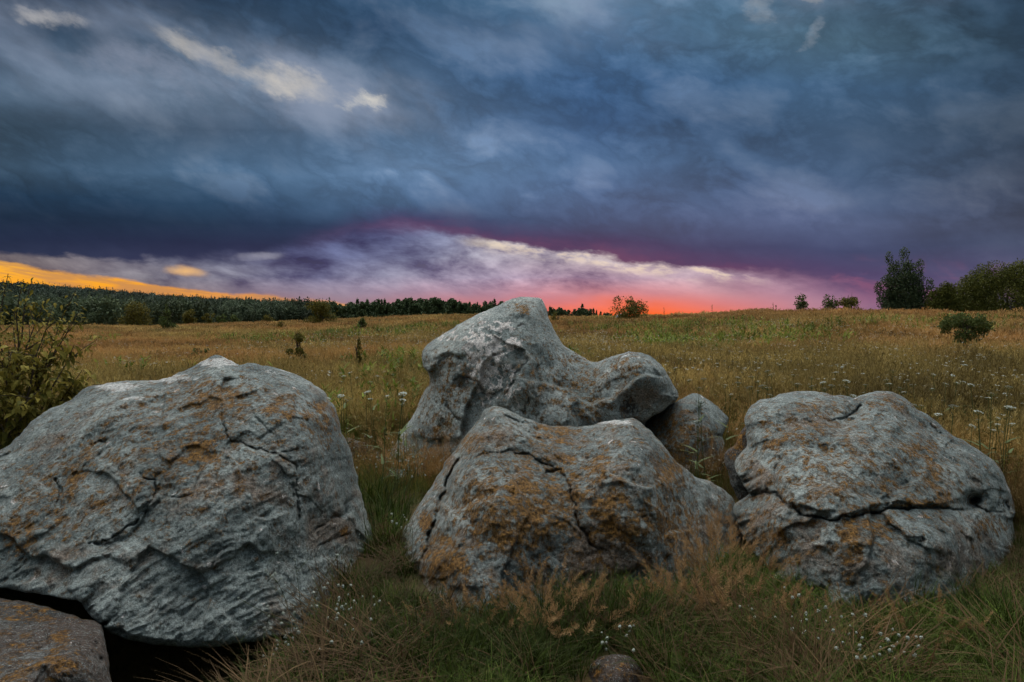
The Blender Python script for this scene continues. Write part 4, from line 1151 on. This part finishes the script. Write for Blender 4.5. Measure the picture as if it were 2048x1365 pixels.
# --- tussocks of dry grass that stand out one by one at the boulders' feet
TUSS = [(965, 1250, 0.22, 'pale straw tussock against the left foot of the saddle-shaped boulder'),
        (1060, 1250, 0.30, 'tan feathery tussock under the middle of the saddle-shaped boulder'),
        (1125, 1265, 0.32, 'tall straw tussock beside the bright green clump'),
        (1385, 1230, 0.36, 'golden feathery tussock at the right foot of the saddle-shaped boulder'),
        (1450, 1180, 0.46, 'dense golden tussock in the gap before the blunt split boulder'),
        (1420, 1130, 0.40, 'tan tussock hiding the right shoulder of the saddle-shaped boulder'),
        (1500, 1250, 0.26, 'straw tussock at the lower left corner of the blunt split boulder'),
        (1690, 1270, 0.20, 'thin straw tussock under the middle of the blunt split boulder'),
        (1850, 1275, 0.22, 'tan seed-head tussock under the right half of the blunt split boulder'),
        (1470, 1090, 0.44, 'leaning golden tussock squeezed between saddle-shaped and blunt split boulders'),
        (1330, 1245, 0.26, 'short golden tussock near the right foot of the saddle-shaped boulder'),
        (890, 1262, 0.16, 'low pale tussock at the lower left corner of the saddle-shaped boulder'),
        (840, 965, 0.55, 'russet grass tussock before the sloping foot of the tall boulder'),
        (1400, 955, 0.40, 'tan tussock before the low rounded boulder')]
for tx, ty, h, lab in TUSS:
    q = ground_px(tx, ty)
    root = thing('grass_tussock', q, lab, 'tussock', 'dry tussocks at the boulders')
    plume_tuft(40, h * 0.9, 0.19, lean=1.0, heads=70).obj('seed_head', M_PLUME, root)['kind'] = 'stuff'
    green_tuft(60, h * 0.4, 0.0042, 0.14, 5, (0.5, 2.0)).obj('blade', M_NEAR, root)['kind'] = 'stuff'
for tx, ty, h, lab in [(1215, 1262, 0.34, 'bright green grass clump before the saddle-shaped boulder'), (1290, 1270, 0.30, 'fresh green clump beside the golden tussock'),
                       (745, 1000, 0.34, 'lush green clump in the gap behind the massive boulder'), (1990, 1260, 0.34, 'dark green clump at the right end of the blunt split boulder'), (820, 1330, 0.26, 'small green clump among fallen straw and white flowers'),
                       (770, 1090, 0.30, 'green clump squeezed between massive boulder and slab edge'), (775, 1040, 0.34, 'deep green clump midway along the gap behind the massive boulder'), (1120, 1330, 0.20, 'green clump left of the pinkish stone'), (1340, 1330, 0.22, 'broad green clump right of the pinkish stone'), (1460, 1290, 0.24, 'green clump below the dense golden tussock'),
                       (1590, 1270, 0.22, 'green clump under the chin of the blunt split boulder'), (1010, 1300, 0.20, 'green clump below the pale straw tussock'), (1760, 1300, 0.20, 'green clump below the mouth crack'), (940, 1345, 0.22, 'low green clump between straw and the small stone')]:
    q = ground_px(tx, ty)
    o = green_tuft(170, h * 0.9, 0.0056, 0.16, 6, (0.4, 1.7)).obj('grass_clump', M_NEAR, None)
    o.location = tuple(q); tag(o, lab, 'grass clump', 'green clumps at the boulders')

# ------------------------------------------------------------------ white flowers that can be told apart
fl = Geo()
for k in range(26):
    a = U(0, 6.28); e = U(-0.5, 1.4); r = 0.011 * U(0.6, 1.1)
    c = r * np.array([math.cos(a) * math.cos(e), math.sin(a) * math.cos(e), math.sin(e)])
    u = np.array([-math.sin(a), math.cos(a), 0.2]) * 0.0048; v = np.cross(c / np.linalg.norm(c), u)
    fl.quad(c, u, v * 1.6, U(0.2, 1))
cluster = fl.source('flower_cluster', M_WHITE)


def flower_sprig(px, py, h, n, lab, lean=1.1, yaw=None):
    q = ground_px(px, py)
    root = thing('white_flower_sprig', q, lab, 'flowers', 'white flower sprigs at the boulders')
    st = Geo(); heads = []
    for k in range(n):
        ya = (U(0, 6.28) if yaw is None else yaw + U(-0.9, 0.9)); L = h * U(0.6, 1.1); ln = U(0.05, lean); cl = U(-0.2, 0.7)
        p = np.array([U(-.12, .12), U(-.08, .08), 0.0]); a = ln; pts = [p.copy()]
        for i in range(7):
            p = p + L / 7 * np.array([math.cos(ya) * math.sin(a), math.sin(ya) * math.sin(a), math.cos(a)]); a += cl / 7; pts.append(p.copy())
        st.tube(pts, np.linspace(0.0019, 0.0009, 8), 4, 0.5)
        heads.append(pts[-1])
        for j in range(random.choice((1, 2, 2, 3))):
            i = random.choice((4, 5, 6)); b0 = pts[i]; b1 = b0 + np.array([U(-.06, .06), U(-.06, .06), U(.03, .08)])
            st.tube([b0, b1], [0.0011, 0.0008], 3, 0.5); heads.append(b1)
    st.obj('stem', M_STEM, root)
    for hd in heads:
        c = cluster.copy(); c.name = 'flower_cluster'; COL.objects.link(c); c.parent = root; c.location = tuple(hd)
        c.rotation_euler = (U(-.5, .5), U(-.5, .5), U(0, 6)); s = U(0.35, 0.8); c.scale = (s, s, s)


for px, py, h, n, lab in [(600, 1290, 0.50, 9, 'tall white flower sprig leaning over the front of the massive boulder'), (520, 1330, 0.32, 9, 'white flower sprig beside the dark hollow'),
                          (640, 1330, 0.30, 10, 'white flower sprig drooping over fallen straw'), (700, 1290, 0.30, 7, 'white flower sprig near the propping stone'), (560, 1360, 0.26, 8, 'low white flower sprig under the drooping sprig'), (790, 1110, 0.26, 7, 'white flower sprig in the gap beside the slab edge'),
                          (770, 985, 0.50, 12, 'white flower sprig beside the low flat stone'), (830, 985, 0.50, 12, 'white flower sprig over the half-buried stone'), (870, 955, 0.60, 9, 'white flower sprig at the foot of the tall boulder'), (720, 955, 0.40, 6, 'white flower sprig over the smooth pale stone'),
                          (1560, 1300, 0.24, 4, 'white flower sprig in dark grass left of its row'), (1640, 1345, 0.24, 5, 'bushy white flower sprig in dark grass'), (1735, 1370, 0.26, 5, 'white flower sprig below the blunt split boulder'), (1690, 1300, 0.22, 3, 'slender white flower sprig below the mouth crack'), (1830, 1365, 0.22, 3, 'short white flower sprig under the straw seed heads'),
                          (30, 1400, 0.25, 7, 'white flower sprig before the flat-topped boulder'), (1250, 1320, 0.16, 4, 'tiny white flower sprig over the pinkish stone')]:
    flower_sprig(px, py, h, n, lab)

um = Geo()
for k in range(46):
    a = U(0, 6.28); r = 0.045 * math.sqrt(random.random())
    c = np.array([r * math.cos(a), r * math.sin(a), 0.006 - 0.012 * (r / 0.045) ** 2 + U(-.003, .003)])
    um.quad(c, np.array([0.008, 0, U(-.002, .002)]), np.array([0, 0.012, U(-.003, .003)]), U(0.2, 1))
umbel_src = um.source('flower_head', M_WHITE)
ust = Geo(); ust.tube([(0, 0, 0), (0.01, 0, 0.3), (0.0, 0.01, 0.6), (0, 0, 1.0)], [0.003, 0.0026, 0.0022, 0.0018], 4)
for k in range(9):
    a = k * 0.7; ust.tube([(0, 0, 0.96), (0.035 * math.cos(a), 0.035 * math.sin(a), 1.0)], [0.0012, 0.0009], 3)
for k in range(4):
    a = k * 1.7; ust.blade((0, 0, 0.15 + 0.15 * k), a, 0.16, 0.02, 1.0, 0.8, 3, 0.5)
stem_src = ust.source('stem', M_STEM)


def umbel(x, y, h, s, lab):
    q = np.array([x, y, float(ground(np.array(x), np.array(y)))])
    root = thing('wild_carrot', q, lab, 'flower', 'white umbel flowers in the meadow')
    a = stem_src.copy(); a.name = 'stem'; COL.objects.link(a); a.parent = root; a.scale = (1.2, 1.2, h)
    b_ = umbel_src.copy(); b_.name = 'flower_head'; COL.objects.link(b_); b_.parent = root; b_.location = (0, 0, h)
    b_.rotation_euler = (U(-.35, .35), U(-.35, .35), U(0, 6)); b_.scale = (s, s, s)
    root.rotation_euler = (U(-.08, .08), U(-.08, .08), U(0, 6))


UMB = [(1380, 760), (1400, 775), (1420, 720), (1450, 770), (1468, 755), (1480, 766), (1505, 775), (1520, 762), (1535, 772), (1560, 730), (1582, 750), (1590, 768), (1620, 755), (1655, 765), (1670, 772), (1690, 775), (1700, 790), (1730, 770), (1770, 760), (1800, 775), (1812, 785), (1840, 770), (1870, 778), (1890, 768), (1900, 750), (1905, 765), (1930, 730), (1950, 770), (1975, 785), (1880, 830), (1850, 812), (1930, 850), (1960, 840), (1985, 860), (2010, 850), (1560, 790), (1390, 735), (1345, 745), (1510, 715), (1665, 715), (1530, 700), (1340, 720), (1410, 800), (1365, 690), (700, 800), (735, 785), (760, 790), (790, 800), (815, 790), (680, 790), (820, 760)]
UMB += [(U(1340, 2046), 690 + 170 * U(0, 1) ** 1.2) for _ in range(70)] + [(U(640, 850), U(720, 810)) for _ in range(12)]
for ux, uy in UMB:
    h = U(0.5, 0.68); d = min(18.0, (EYE - h - 0.15) * F / max(uy - HORIZON, 40)); d = max(d, 5.4)
    q = unproj(ux, uy, d)
    umbel(float(q[0]), float(q[1]), max(0.3, float(q[2] - ground(q[0], q[1]))), U(0.3, 0.9) ** 1.0,
          'wild carrot with flat white umbel in the gap between massive and tall boulders' if ux < 1000 else 'wild carrot with flat white umbel in the meadow behind the blunt split boulder')

# ------------------------------------------------------------------ shrubs and trees
def crown_cloud(lobes, n, size, aspect=0.55, droop=0.0, shell=0.55, gaps=-0.26, stray=0.22):
    """leaves through overlapping lobes (cx, cy, cz, rx, ry, rz), thicker near the surface"""
    g_ = Geo()
    vol = np.array([l[3] * l[4] * l[5] for l in lobes]) ** 0.7; vol /= vol.sum()
    tot = np.random.default_rng(random.randint(0, 10**6))
    which = tot.choice(len(lobes), n, p=vol)
    C_ = np.array(lobes)[which]
    d = tot.normal(size=(n, 3)); d /= np.linalg.norm(d, axis=1)[:, None]
    rad = tot.uniform(shell ** 3, 1.0, n) ** (1 / 3) * (1 + stray * tot.normal(size=n) * (tot.random(n) < 0.3))
    pos = C_[:, :3] + d * C_[:, 3:] * rad[:, None]
    cl = fbm(pos / (np.mean(C_[:, 3:]) * 0.45) + 3.3, 2)
    keep = cl > gaps
    pos = pos[keep]; d = d[keep]; cl = cl[keep]; m = len(pos)
    u = tot.normal(size=(m, 3)); u[:, 2] -= droop; u /= np.linalg.norm(u, axis=1)[:, None]
    v = np.cross(u, d + 0.6 * tot.normal(size=(m, 3))); v /= np.maximum(np.linalg.norm(v, axis=1)[:, None], 1e-6)
    s = size * tot.uniform(0.6, 1.3, m)[:, None]
    V = np.stack([pos - u * s * 0.5, pos - v * s * aspect * 0.5, pos + u * s * 0.5, pos + v * s * aspect * 0.5], 1).reshape(-1, 3)
    tint = np.clip(0.45 + 0.5 * cl + tot.normal(0, 0.2, m), 0, 1)
    g_.v.append(V); g_.t.append(np.repeat(tint, 4)); g_.f = np.arange(m * 4).reshape(m, 4); g_.n = len(V)
    return g_


def limbs(base_r, h, n, spread, lean=0.0, trunks=1):
    g_ = Geo()
    for t in range(trunks):
        b0 = np.array([U(-.1, .1) * spread * (trunks > 1), U(-.1, .1) * spread * (trunks > 1), -0.1])
        top = np.array([U(-.3, .3) * spread + lean, U(-.3, .3) * spread, h * U(0.75, 0.95)])
        pts = [b0 + (top - b0) * f_ + np.array([U(-.04, .04), U(-.04, .04), 0]) * h * (0 < f_ < 1) for f_ in np.linspace(0, 1, 6)]
        g_.tube(pts, np.linspace(base_r, base_r * 0.15, 6), 6)
        for k in range(n):
            f_ = U(0.25, 0.85); i = int(f_ * 5); s = pts[i] + (pts[i + 1] - pts[i]) * (f_ * 5 - i); a = U(0, 6.28)
            e = s + np.array([math.cos(a), math.sin(a), U(0.3, 1.0)]) * spread * U(0.5, 0.9) * (1.1 - f_ * 0.6)
            m = (s + e) / 2 + np.array([0, 0, 0.06 * h])
            g_.tube([s, m, e], [base_r * 0.45, base_r * 0.3, base_r * 0.1], 4)
    return g_


def plant(name, loc, lobes, n, size, mat, label, cat, trunk_r, h, spread, aspect=0.55, droop=0.0, group=None, bark=None, trunks=1, nl=7, shell=0.5, gaps=-0.26, stray=0.22):
    root = thing(name, loc, label, cat, group)
    limbs(trunk_r, h, nl, spread, trunks=trunks).obj('trunk', bark or M_BARK, root)
    crown_cloud(lobes, int(n * 1.4), size * 1.4, aspect, droop, shell, gaps, stray).obj('crown', mat, root)
    return root


def shrub_at(px0, px1, ptop, pbase, d, n, leaf, mat, label, name='shrub', shape='round', cat='shrub', droop=0.0, trunks=3, aspect=0.55, group='shrubs scattered in the meadow'):
    """a shrub filling the given sight lines, standing on the terrain at its distance"""
    cx = (px0 + px1) / 2
    w = (px1 - px0) / F * d; top = unproj(cx, ptop, d)
    z0 = float(ground(top[0], top[1])); h = float(top[2] - z0)
    L = []
    if shape == 'round':
        for k in range(15):
            a = U(0, 6.28); r = U(0.05, 0.36) * w
            zz = U(0.2, 0.86) * h; s = U(0.11, 0.22) * w
            L.append((r * math.cos(a), r * math.sin(a), zz, s, s, min(s * U(0.8, 1.1), h - zz, zz * 1.1)))
    elif shape == 'cone':
        for k in range(10):
            f_ = k / 9; r = w * 0.5 * (1 - f_ * 0.85); a = U(0, 6.28)
            L.append((0.3 * r * math.cos(a), 0.3 * r * math.sin(a), h * (0.1 + 0.84 * f_), r * 0.8, r * 0.8, h * 0.11))
    elif shape == 'open':
        for k in range(18):
            a = U(0, 6.28); r = U(0.08, 0.40) * w; zz = U(0.12, 0.88) * h; s = U(0.12, 0.2) * w
            L.append((r * math.cos(a), r * math.sin(a), zz, s, s, min(s, h - zz + 0.05)))
    return plant(name, (top[0], top[1], z0), L, n, leaf, mat, label, cat, 0.012 + 0.016 * h, h, w * 0.42, aspect, droop, group, trunks=trunks, gaps=-0.14, stray=0.34)


shrub_at(1218, 1298, 592, 633, 45, 3200, 0.085, M_YELLOW, 'lone spreading bush dark against the orange sunset glow', shape='open')
shrub_at(1584, 1624, 585, 620, 45, 1100, 0.085, M_SHRUB, 'small dark upright bush on the right skyline', shape='round')
shrub_at(1634, 1686, 584, 622, 44, 1900, 0.08, M_SHRUB, 'dark spreading bush on the skyline touching a lighter bush', shape='round')
shrub_at(1676, 1724, 582, 624, 43, 2200, 0.08, M_YELLOW, 'light green ragged bush on the skyline touching a darker bush', shape='open')
shrub_at(1882, 1970, 622, 700, 14.5, 4200, 0.042, M_SHRUB, 'loose grey-green bush in the meadow before the willow', shape='round')
shrub_at(574, 618, 653, 706, 14, 2800, 0.036, M_YELLOW, 'dense round light green bush alone in the meadow', shape='round')
shrub_at(703, 734, 660, 730, 12, 800, 0.034, M_YELLOW, 'thin upright sapling with sparse yellow-green leaves', name='sapling', shape='cone', trunks=1)
shrub_at(704, 740, 634, 660, 36, 900, 0.07, M_SHRUB, 'small pair-topped green bush behind the thin sapling', shape='round')
shrub_at(608, 674, 599, 651, 52, 3400, 0.10, M_YELLOW, 'big rounded yellow-green bush before the dark wood edge', shape='round')
shrub_at(380, 424, 686, 712, 16, 1100, 0.04, M_SHRUB, 'low dark green bush in the dry grass behind the white crusted ridge', shape='round')
shrub_at(310, 358, 610, 662, 50, 2200, 0.09, M_SHRUB, 'grey-green upright bush in front of the valley wood', shape='cone')
shrub_at(232, 310, 602, 648, 72, 3000, 0.14, M_YELLOW, 'large dark rounded bush in front of the valley wood', shape='round')
shrub_at(358, 394, 618, 646, 74, 1300, 0.14, M_YELLOW, 'yellowing bush in front of the valley wood', shape='round')
shrub_at(404, 428, 624, 650, 70, 800, 0.12, M_YELLOW, 'small yellow-green bush with open top before the valley wood', shape='open')
shrub_at(428, 456, 628, 650, 70, 800, 0.12, M_SHRUB, 'small grey-green bush beside an open-topped one', shape='open')
shrub_at(455, 482, 630, 648, 72, 700, 0.12, M_SHRUB, 'low dark bush at the wood side of the meadow', shape='round')
shrub_at(520, 555, 630, 648, 72, 800, 0.12, M_YELLOW, 'low yellowish bush at the end of the valley wood', shape='round')
shrub_at(550, 572, 642, 658, 45, 500, 0.07, M_YELLOW, 'tiny green bush in the meadow left of the big rounded bush', shape='round')
shrub_at(1100, 1130, 622, 650, 40, 500, 0.07, M_YELLOW, 'sparse yellow-green bush right behind the horse-head peak', shape='open')

# birch with several leaders
d = 56.0
q = unproj(1806, 620, d); z0 = float(ground(q[0], q[1])); H = float(unproj(1806, 502, d)[2] - z0)
L = []
for lx, top in ((-28, 0.95), (2, 1.0), (30, 0.86), (-46, 0.58), (50, 0.62), (14, 0.8), (-14, 0.85), (-30, 0.6), (34, 0.6)):
    x = lx / F * d
    for k in range(7):
        f_ = k / 6; r = (1.15 - 0.80 * f_) * U(0.8, 1.15)
        L.append((x * (0.65 + 0.35 * f_) + U(-.15, .15), U(-.8, .8) * (1 - f_), H * top * (0.10 + 0.86 * f_), r, r, H * 0.085))
L.append((0.0, 0.0, H * 0.4, 1.7, 1.5, H * 0.36)); L.append((-0.3, 0.0, H * 0.62, 1.2, 1.1, H * 0.28)); L.append((0.6, 0.0, H * 0.6, 1.1, 1.0, H * 0.26))
plant('birch_tree', (q[0], q[1], z0), L, 30000, 0.11, M_BIRCHLEAF, 'tall grey-green birch with three pointed tops on the skyline', 'tree', 0.11, H, 1.7, 0.5, 0.8, bark=M_BIRCH, trunks=3, nl=9, shell=0.25, gaps=-0.42, stray=0.12)
# willow thicket
d = 52.0
for px0, px1, ptop, lab, n in ((1872, 1960, 556, 'lower rounded willow shoulder next to the large dome', 9000), (1900, 2150, 512, 'large domed olive willow at the end of the skyline', 26000)):
    cx = (px0 + px1) / 2; q = unproj(cx, 620, d); z0 = float(ground(q[0], q[1])); H = float(unproj(cx, ptop, d)[2] - z0); w = (px1 - px0) / F * d
    L = []
    for k in range(46):
        a = U(0, 6.28); e = math.asin(U(0.02, 0.95)); r = 0.33
        L.append((w * r * math.cos(a) * math.cos(e), w * r * math.sin(a) * math.cos(e), H * (0.16 + 0.66 * math.sin(e)), w * 0.15, w * 0.15, H * 0.18))
    L.append((0, 0, H * 0.40, w * 0.36, w * 0.34, H * 0.42)); L.append((0, -w * 0.1, H * 0.25, w * 0.42, w * 0.34, H * 0.26))
    plant('willow_tree', (q[0], q[1] + U(0, 2), z0), L, int(n * 1.7), 0.12, M_WILLOW, lab, 'tree', 0.12, H, w * 0.35, 0.45, 0.2, 'willow thicket on the skyline', trunks=3, shell=0.55, gaps=-0.6, stray=0.07)
    d += 2.5

# --- wood edge far behind the crest: trees that can be told apart
PROTO = []
for k in range(6):
    H = 12.0
    if k < 3:      # pointed spruce-like
        L = [(U(-.2, .2), U(-.2, .2), H * (0.12 + 0.85 * f_), (2.5 - 2.2 * f_) * U(0.85, 1.2), (2.5 - 2.2 * f_) * U(0.85, 1.2), 0.9) for f_ in np.linspace(0, 1, 9)]
    else:
        L = []
        for j in range(12):
            a = U(0, 6.28); f_ = U(0.0, 1); L.append((1.7 * (1 - 0.6 * f_) * math.cos(a), 1.7 * (1 - 0.6 * f_) * math.sin(a), H * (0.28 + 0.6 * f_), 1.5 - 0.5 * f_, 1.5 - 0.5 * f_, 1.5 - 0.3 * f_))
    tr = limbs(0.16, H, 4, 1.6); cr = crown_cloud(L, 1500, 0.95, 0.6, 0.0, 0.4)
    t_o = tr.source('trunk', M_BARK); c_o = cr.source('crown', M_WOOD)
    PROTO.append((t_o, c_o))


def far_tree(px, d, ptop, kind, label, name, group):
    q = unproj(px, 640, d); z0 = float(ground(q[0], q[1])); H = max(2.5, float(unproj(px, ptop, d)[2]) - z0)
    root = thing(name, (q[0], q[1], z0), label, 'tree', group)
    s = H / 12.4
    for src_, nm in zip(PROTO[kind], ('trunk', 'crown')):
        c = src_.copy(); c.name = nm; COL.objects.link(c); c.parent = root
    root.scale = (s * U(0.85, 1.25), s * U(0.85, 1.25), s); root.rotation_euler = (0, 0, U(0, 6.28))


TOPX = [630, 660, 690, 720, 760, 800, 830, 860, 900, 930, 960, 990, 1010, 1060]
TOPY = [608, 604, 601, 597, 597, 596, 592, 593, 594, 597, 600, 598, 602, 606]
x = 634.0
while x < 1075:
    k = random.choice((0, 1, 3, 4, 5, 4, 3)) if x > 730 else random.choice((3, 4, 5, 5, 0))
    gap = 955 < x < 972
    far_tree(x, U(290, 340), np.interp(x, TOPX, TOPY) + U(-3, 7) + (10 if gap else 0), k,
             'dark pointed conifer in the far wood left of the horse-head peak' if k < 3 else 'dark round-topped tree in the far wood left of the horse-head peak', 'conifer_tree' if k < 3 else 'broadleaf_tree', 'trees of the far wood edge')
    x += U(3, 6)
x = 1092.0
while x < 1232:
    k = random.choice((3, 4, 5, 0))
    far_tree(x, U(270, 310), np.interp(x, [1090, 1120, 1140, 1165, 1180, 1205, 1232], [613, 610, 618, 608, 612, 620, 624]) + U(-2, 4), k,
             'dark pointed conifer in the low wood left of the sunset bush' if k < 3 else 'dark round-topped tree in the low wood left of the sunset bush', 'conifer_tree' if k < 3 else 'broadleaf_tree', 'trees of the low wood by the sunset')
    x += U(5, 9)
for x, y in ((1280, 622), (1290, 624), (1305, 627), (1318, 626)):
    far_tree(x, 260, y, 4, 'tiny dark treetop just clearing the meadow at the sunset glow', 'broadleaf_tree', 'treetops at the sunset glow')

# --- woods of the valley and ridge on the left: one mass
fc = crown_cloud([(0, 0, 7.5, 3.0, 3.0, 3.6), (1.2, 0.6, 5.2, 2.6, 2.6, 2.6), (-1.3, -0.5, 5.4, 2.5, 2.5, 2.8), (0.4, 0.1, 8.6, 2.0, 2.0, 2.0)], 900, 0.85, 0.7, 0.0, 0.5).source('wood_tree', M_WOOD2)
n = 4400
brg = RNG.uniform(-500, 660, n); r = 150 + (1250 - 150) * RNG.uniform(0, 1, n) ** 0.85
r = np.where(r < 260, r + 200, r); r = np.where((brg > 420) & (r < 380), r + 150, r)
a = np.arctan((brg - 1024) / F); xy = np.stack([r * np.sin(a), r * np.cos(a)], 1)
p = np.c_[xy, ground(xy[:, 0], xy[:, 1])]
tone = np.clip(r / 1000, 0, 1)  # leaves turn bluer with distance, haze painted into their colour
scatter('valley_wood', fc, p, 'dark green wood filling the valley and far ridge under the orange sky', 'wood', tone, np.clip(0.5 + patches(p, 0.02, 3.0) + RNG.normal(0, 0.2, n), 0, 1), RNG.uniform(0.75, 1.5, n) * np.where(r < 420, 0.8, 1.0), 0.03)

# --- weed stalks on the skyline
for px, ptop, lab in ((1424, 610, 'thin dry weed stalk on the skyline right of the sunset bush'), (1546, 606, 'tall dry weed stalk on the skyline left of the small upright bush'), (1552, 611, 'shorter dry weed stalk paired with the tall one'), (1328, 616, 'branched dry weed stalk in the sunset glow'), (495, 665, 'dry brown dock stalk in the meadow left of the round light green bush')):
    d = 43.0 if px > 600 else 26.0
    q = unproj(px, ptop, d); z0 = float(ground(q[0], q[1])); H = float(q[2] - z0)
    g_ = Geo(); g_.tube([(0, 0, 0), (0.02, 0, H * 0.5), (0, 0.01, H)], [0.009, 0.008, 0.005], 4)
    for k in range(26):
        zz = U(0.55, 1.0) * H; a = U(0, 6.28); c = np.array([0.04 * math.cos(a), 0.04 * math.sin(a), zz]); g_.quad(c, np.array([0.015, 0, 0.04]), np.array([0, 0.03, 0.015]), U(0, 1))
    o = g_.obj('weed_stalk', M_DRY); o.location = (float(q[0]), float(q[1]), z0); tag(o, lab, 'weed')

# ------------------------------------------------------------------ leafy bush behind the massive boulder
BD = 5.0
bq = unproj(10, 905, BD); bz = float(ground(bq[0], bq[1]))
broot = thing('leafy_bush', (bq[0], bq[1], bz), 'yellow-green bush with long drooping leaves behind the massive boulder', 'bush')
tips = [((20, 548), 5.0), ((66, 560), 5.1), ((152, 578), 5.2), ((-40, 560), 5.0), ((108, 610), 4.9), ((60, 640), 5.3), ((120, 690), 5.2), ((170, 740), 5.0), ((150, 690), 4.8), ((100, 770), 4.7), ((20, 700), 4.7), ((-60, 650), 5.1), ((60, 720), 4.8), ((30, 620), 5.3), ((182, 752), 5.2), ((90, 680), 5.0), ((-90, 720), 4.9), ((45, 800), 4.6), ((130, 800), 4.9), ((0, 780), 4.6), ((160, 620), 5.1), ((190, 770), 5.1), ((176, 800), 5.0), ((140, 650), 5.2), ((40, 575), 4.9), ((-20, 600), 4.8), ((90, 600), 5.2)]
lb = Geo(); leaf_spots = []
b0 = np.array([bq[0], bq[1], bz - 0.05])
for (tx, ty), dd in tips:
    e = unproj(tx, ty, dd); s = b0 + np.array([U(-.12, .12), U(-.12, .12), 0])
    pts = []
    for f_ in np.linspace(0, 1, 8):
        bow = math.sin(f_ * math.pi) * 0.10
        pts.append(s + (e - s) * f_ + np.array([U(-.015, .015) - bow * np.sign(e[0] - s[0]) * 0.5, U(-.015, .015), bow]))
    lb.tube(pts, np.linspace(0.013, 0.0022, 8), 5)
    for k in range(random.randint(4, 7)):
        i = random.randint(2, 6); t0 = pts[i]; t1 = t0 + np.array([U(-.22, .22), U(-.15, .15), U(.02, .2)]); lb.tube([t0, (t0 + t1) / 2 + np.array([0, 0, .015]), t1], [0.004, 0.003, 0.0015], 4)
        for f_ in np.linspace(0.3, 1, 6): leaf_spots.append((t0 + (t1 - t0) * f_, ty))
    for f_ in np.linspace(0.4, 1, 18):
        i = min(int(f_ * 7), 6); leaf_spots.append((pts[i] + (pts[i + 1] - pts[i]) * (f_ * 7 - i), ty))
lb.obj('branch', M_BARK, broot, origin=broot.location)


def leaf_mesh(tint):
    """a pointed leaf folded along its rib and bending down"""
    g_ = Geo(); L = 1.0
    xs_ = (0, 0.2, 0.5, 0.8, 1.0); ws_ = (0.0, 0.17, 0.21, 0.12, 0.0); zs_ = (0, 0.02, -0.03, -0.16, -0.32)
    V = []
    for x_, w_, z_ in zip(xs_, ws_, zs_): V += [(x_, -w_, z_ + w_ * 0.25), (x_, 0, z_), (x_, w_, z_ + w_ * 0.25)]
    fs = []
    for i in range(4): fs += [(3 * i, 3 * i + 1, 3 * i + 4, 3 * i + 3), (3 * i + 1, 3 * i + 2, 3 * i + 5, 3 * i + 4)]
    g_.add(V, fs, tint)
    return g_


leaf_src = [leaf_mesh(t).source('leaf', M_BUSH) for t in (0.05, 0.3, 0.55, 0.8, 1.0)]
random.shuffle(leaf_spots)
rest = Geo()
for i, (ps, ty) in enumerate(leaf_spots):
    for rep in range(2 if i < 145 else 3):
        Ls = (U(0.045, 0.085) if ty > 650 else U(0.03, 0.05)); ya = U(0, 6.28); pit = U(-0.2, 0.9)
        pp = ps + np.array([U(-.03, .03), U(-.03, .03), U(-.03, .03)])
        if i < 145:
            o = random.choice(leaf_src).copy(); o.name = 'leaf'; COL.objects.link(o); o.parent = broot
            o.location = tuple(pp - np.array(broot.location)); o.rotation_euler = (U(-.5, .5), pit, ya); o.scale = (Ls, Ls, Ls)
        else:
            from mathutils import Euler
            R_ = np.array(Euler((U(-.5, .5), pit, ya)).to_matrix()) * Ls
            base = leaf_src[0].data
            vv = np.array([v_.co for v_ in base.vertices]) @ R_.T + pp
            rest.add(vv, [tuple(f_.vertices) for f_ in base.polygons], U(0, 1))
# inner low mass
inner = [tuple(unproj(x_, y_, d_)) + (r_, r_, r_) for x_, y_, d_, r_ in ((30, 800, 5.0, .22), (90, 770, 5.1, .2), (140, 770, 5.2, .16), (-40, 780, 5.0, .28), (50, 720, 5.2, .18), (110, 820, 5.0, .16), (-60, 690, 5.1, .2), (20, 650, 5.2, .12), (70, 840, 4.9, .14))]
cc = crown_cloud(inner, 800, 0.042, 0.5, 0.5, 0.2)
rest.f = list(rest.f) + [tuple(int(i) + rest.n for i in f_) for f_ in cc.f]; rest.v.append(cc.v[0]); rest.t.append(cc.t[0])
fo = rest.obj('foliage', M_BUSH, broot, origin=broot.location); fo['kind'] = 'stuff'
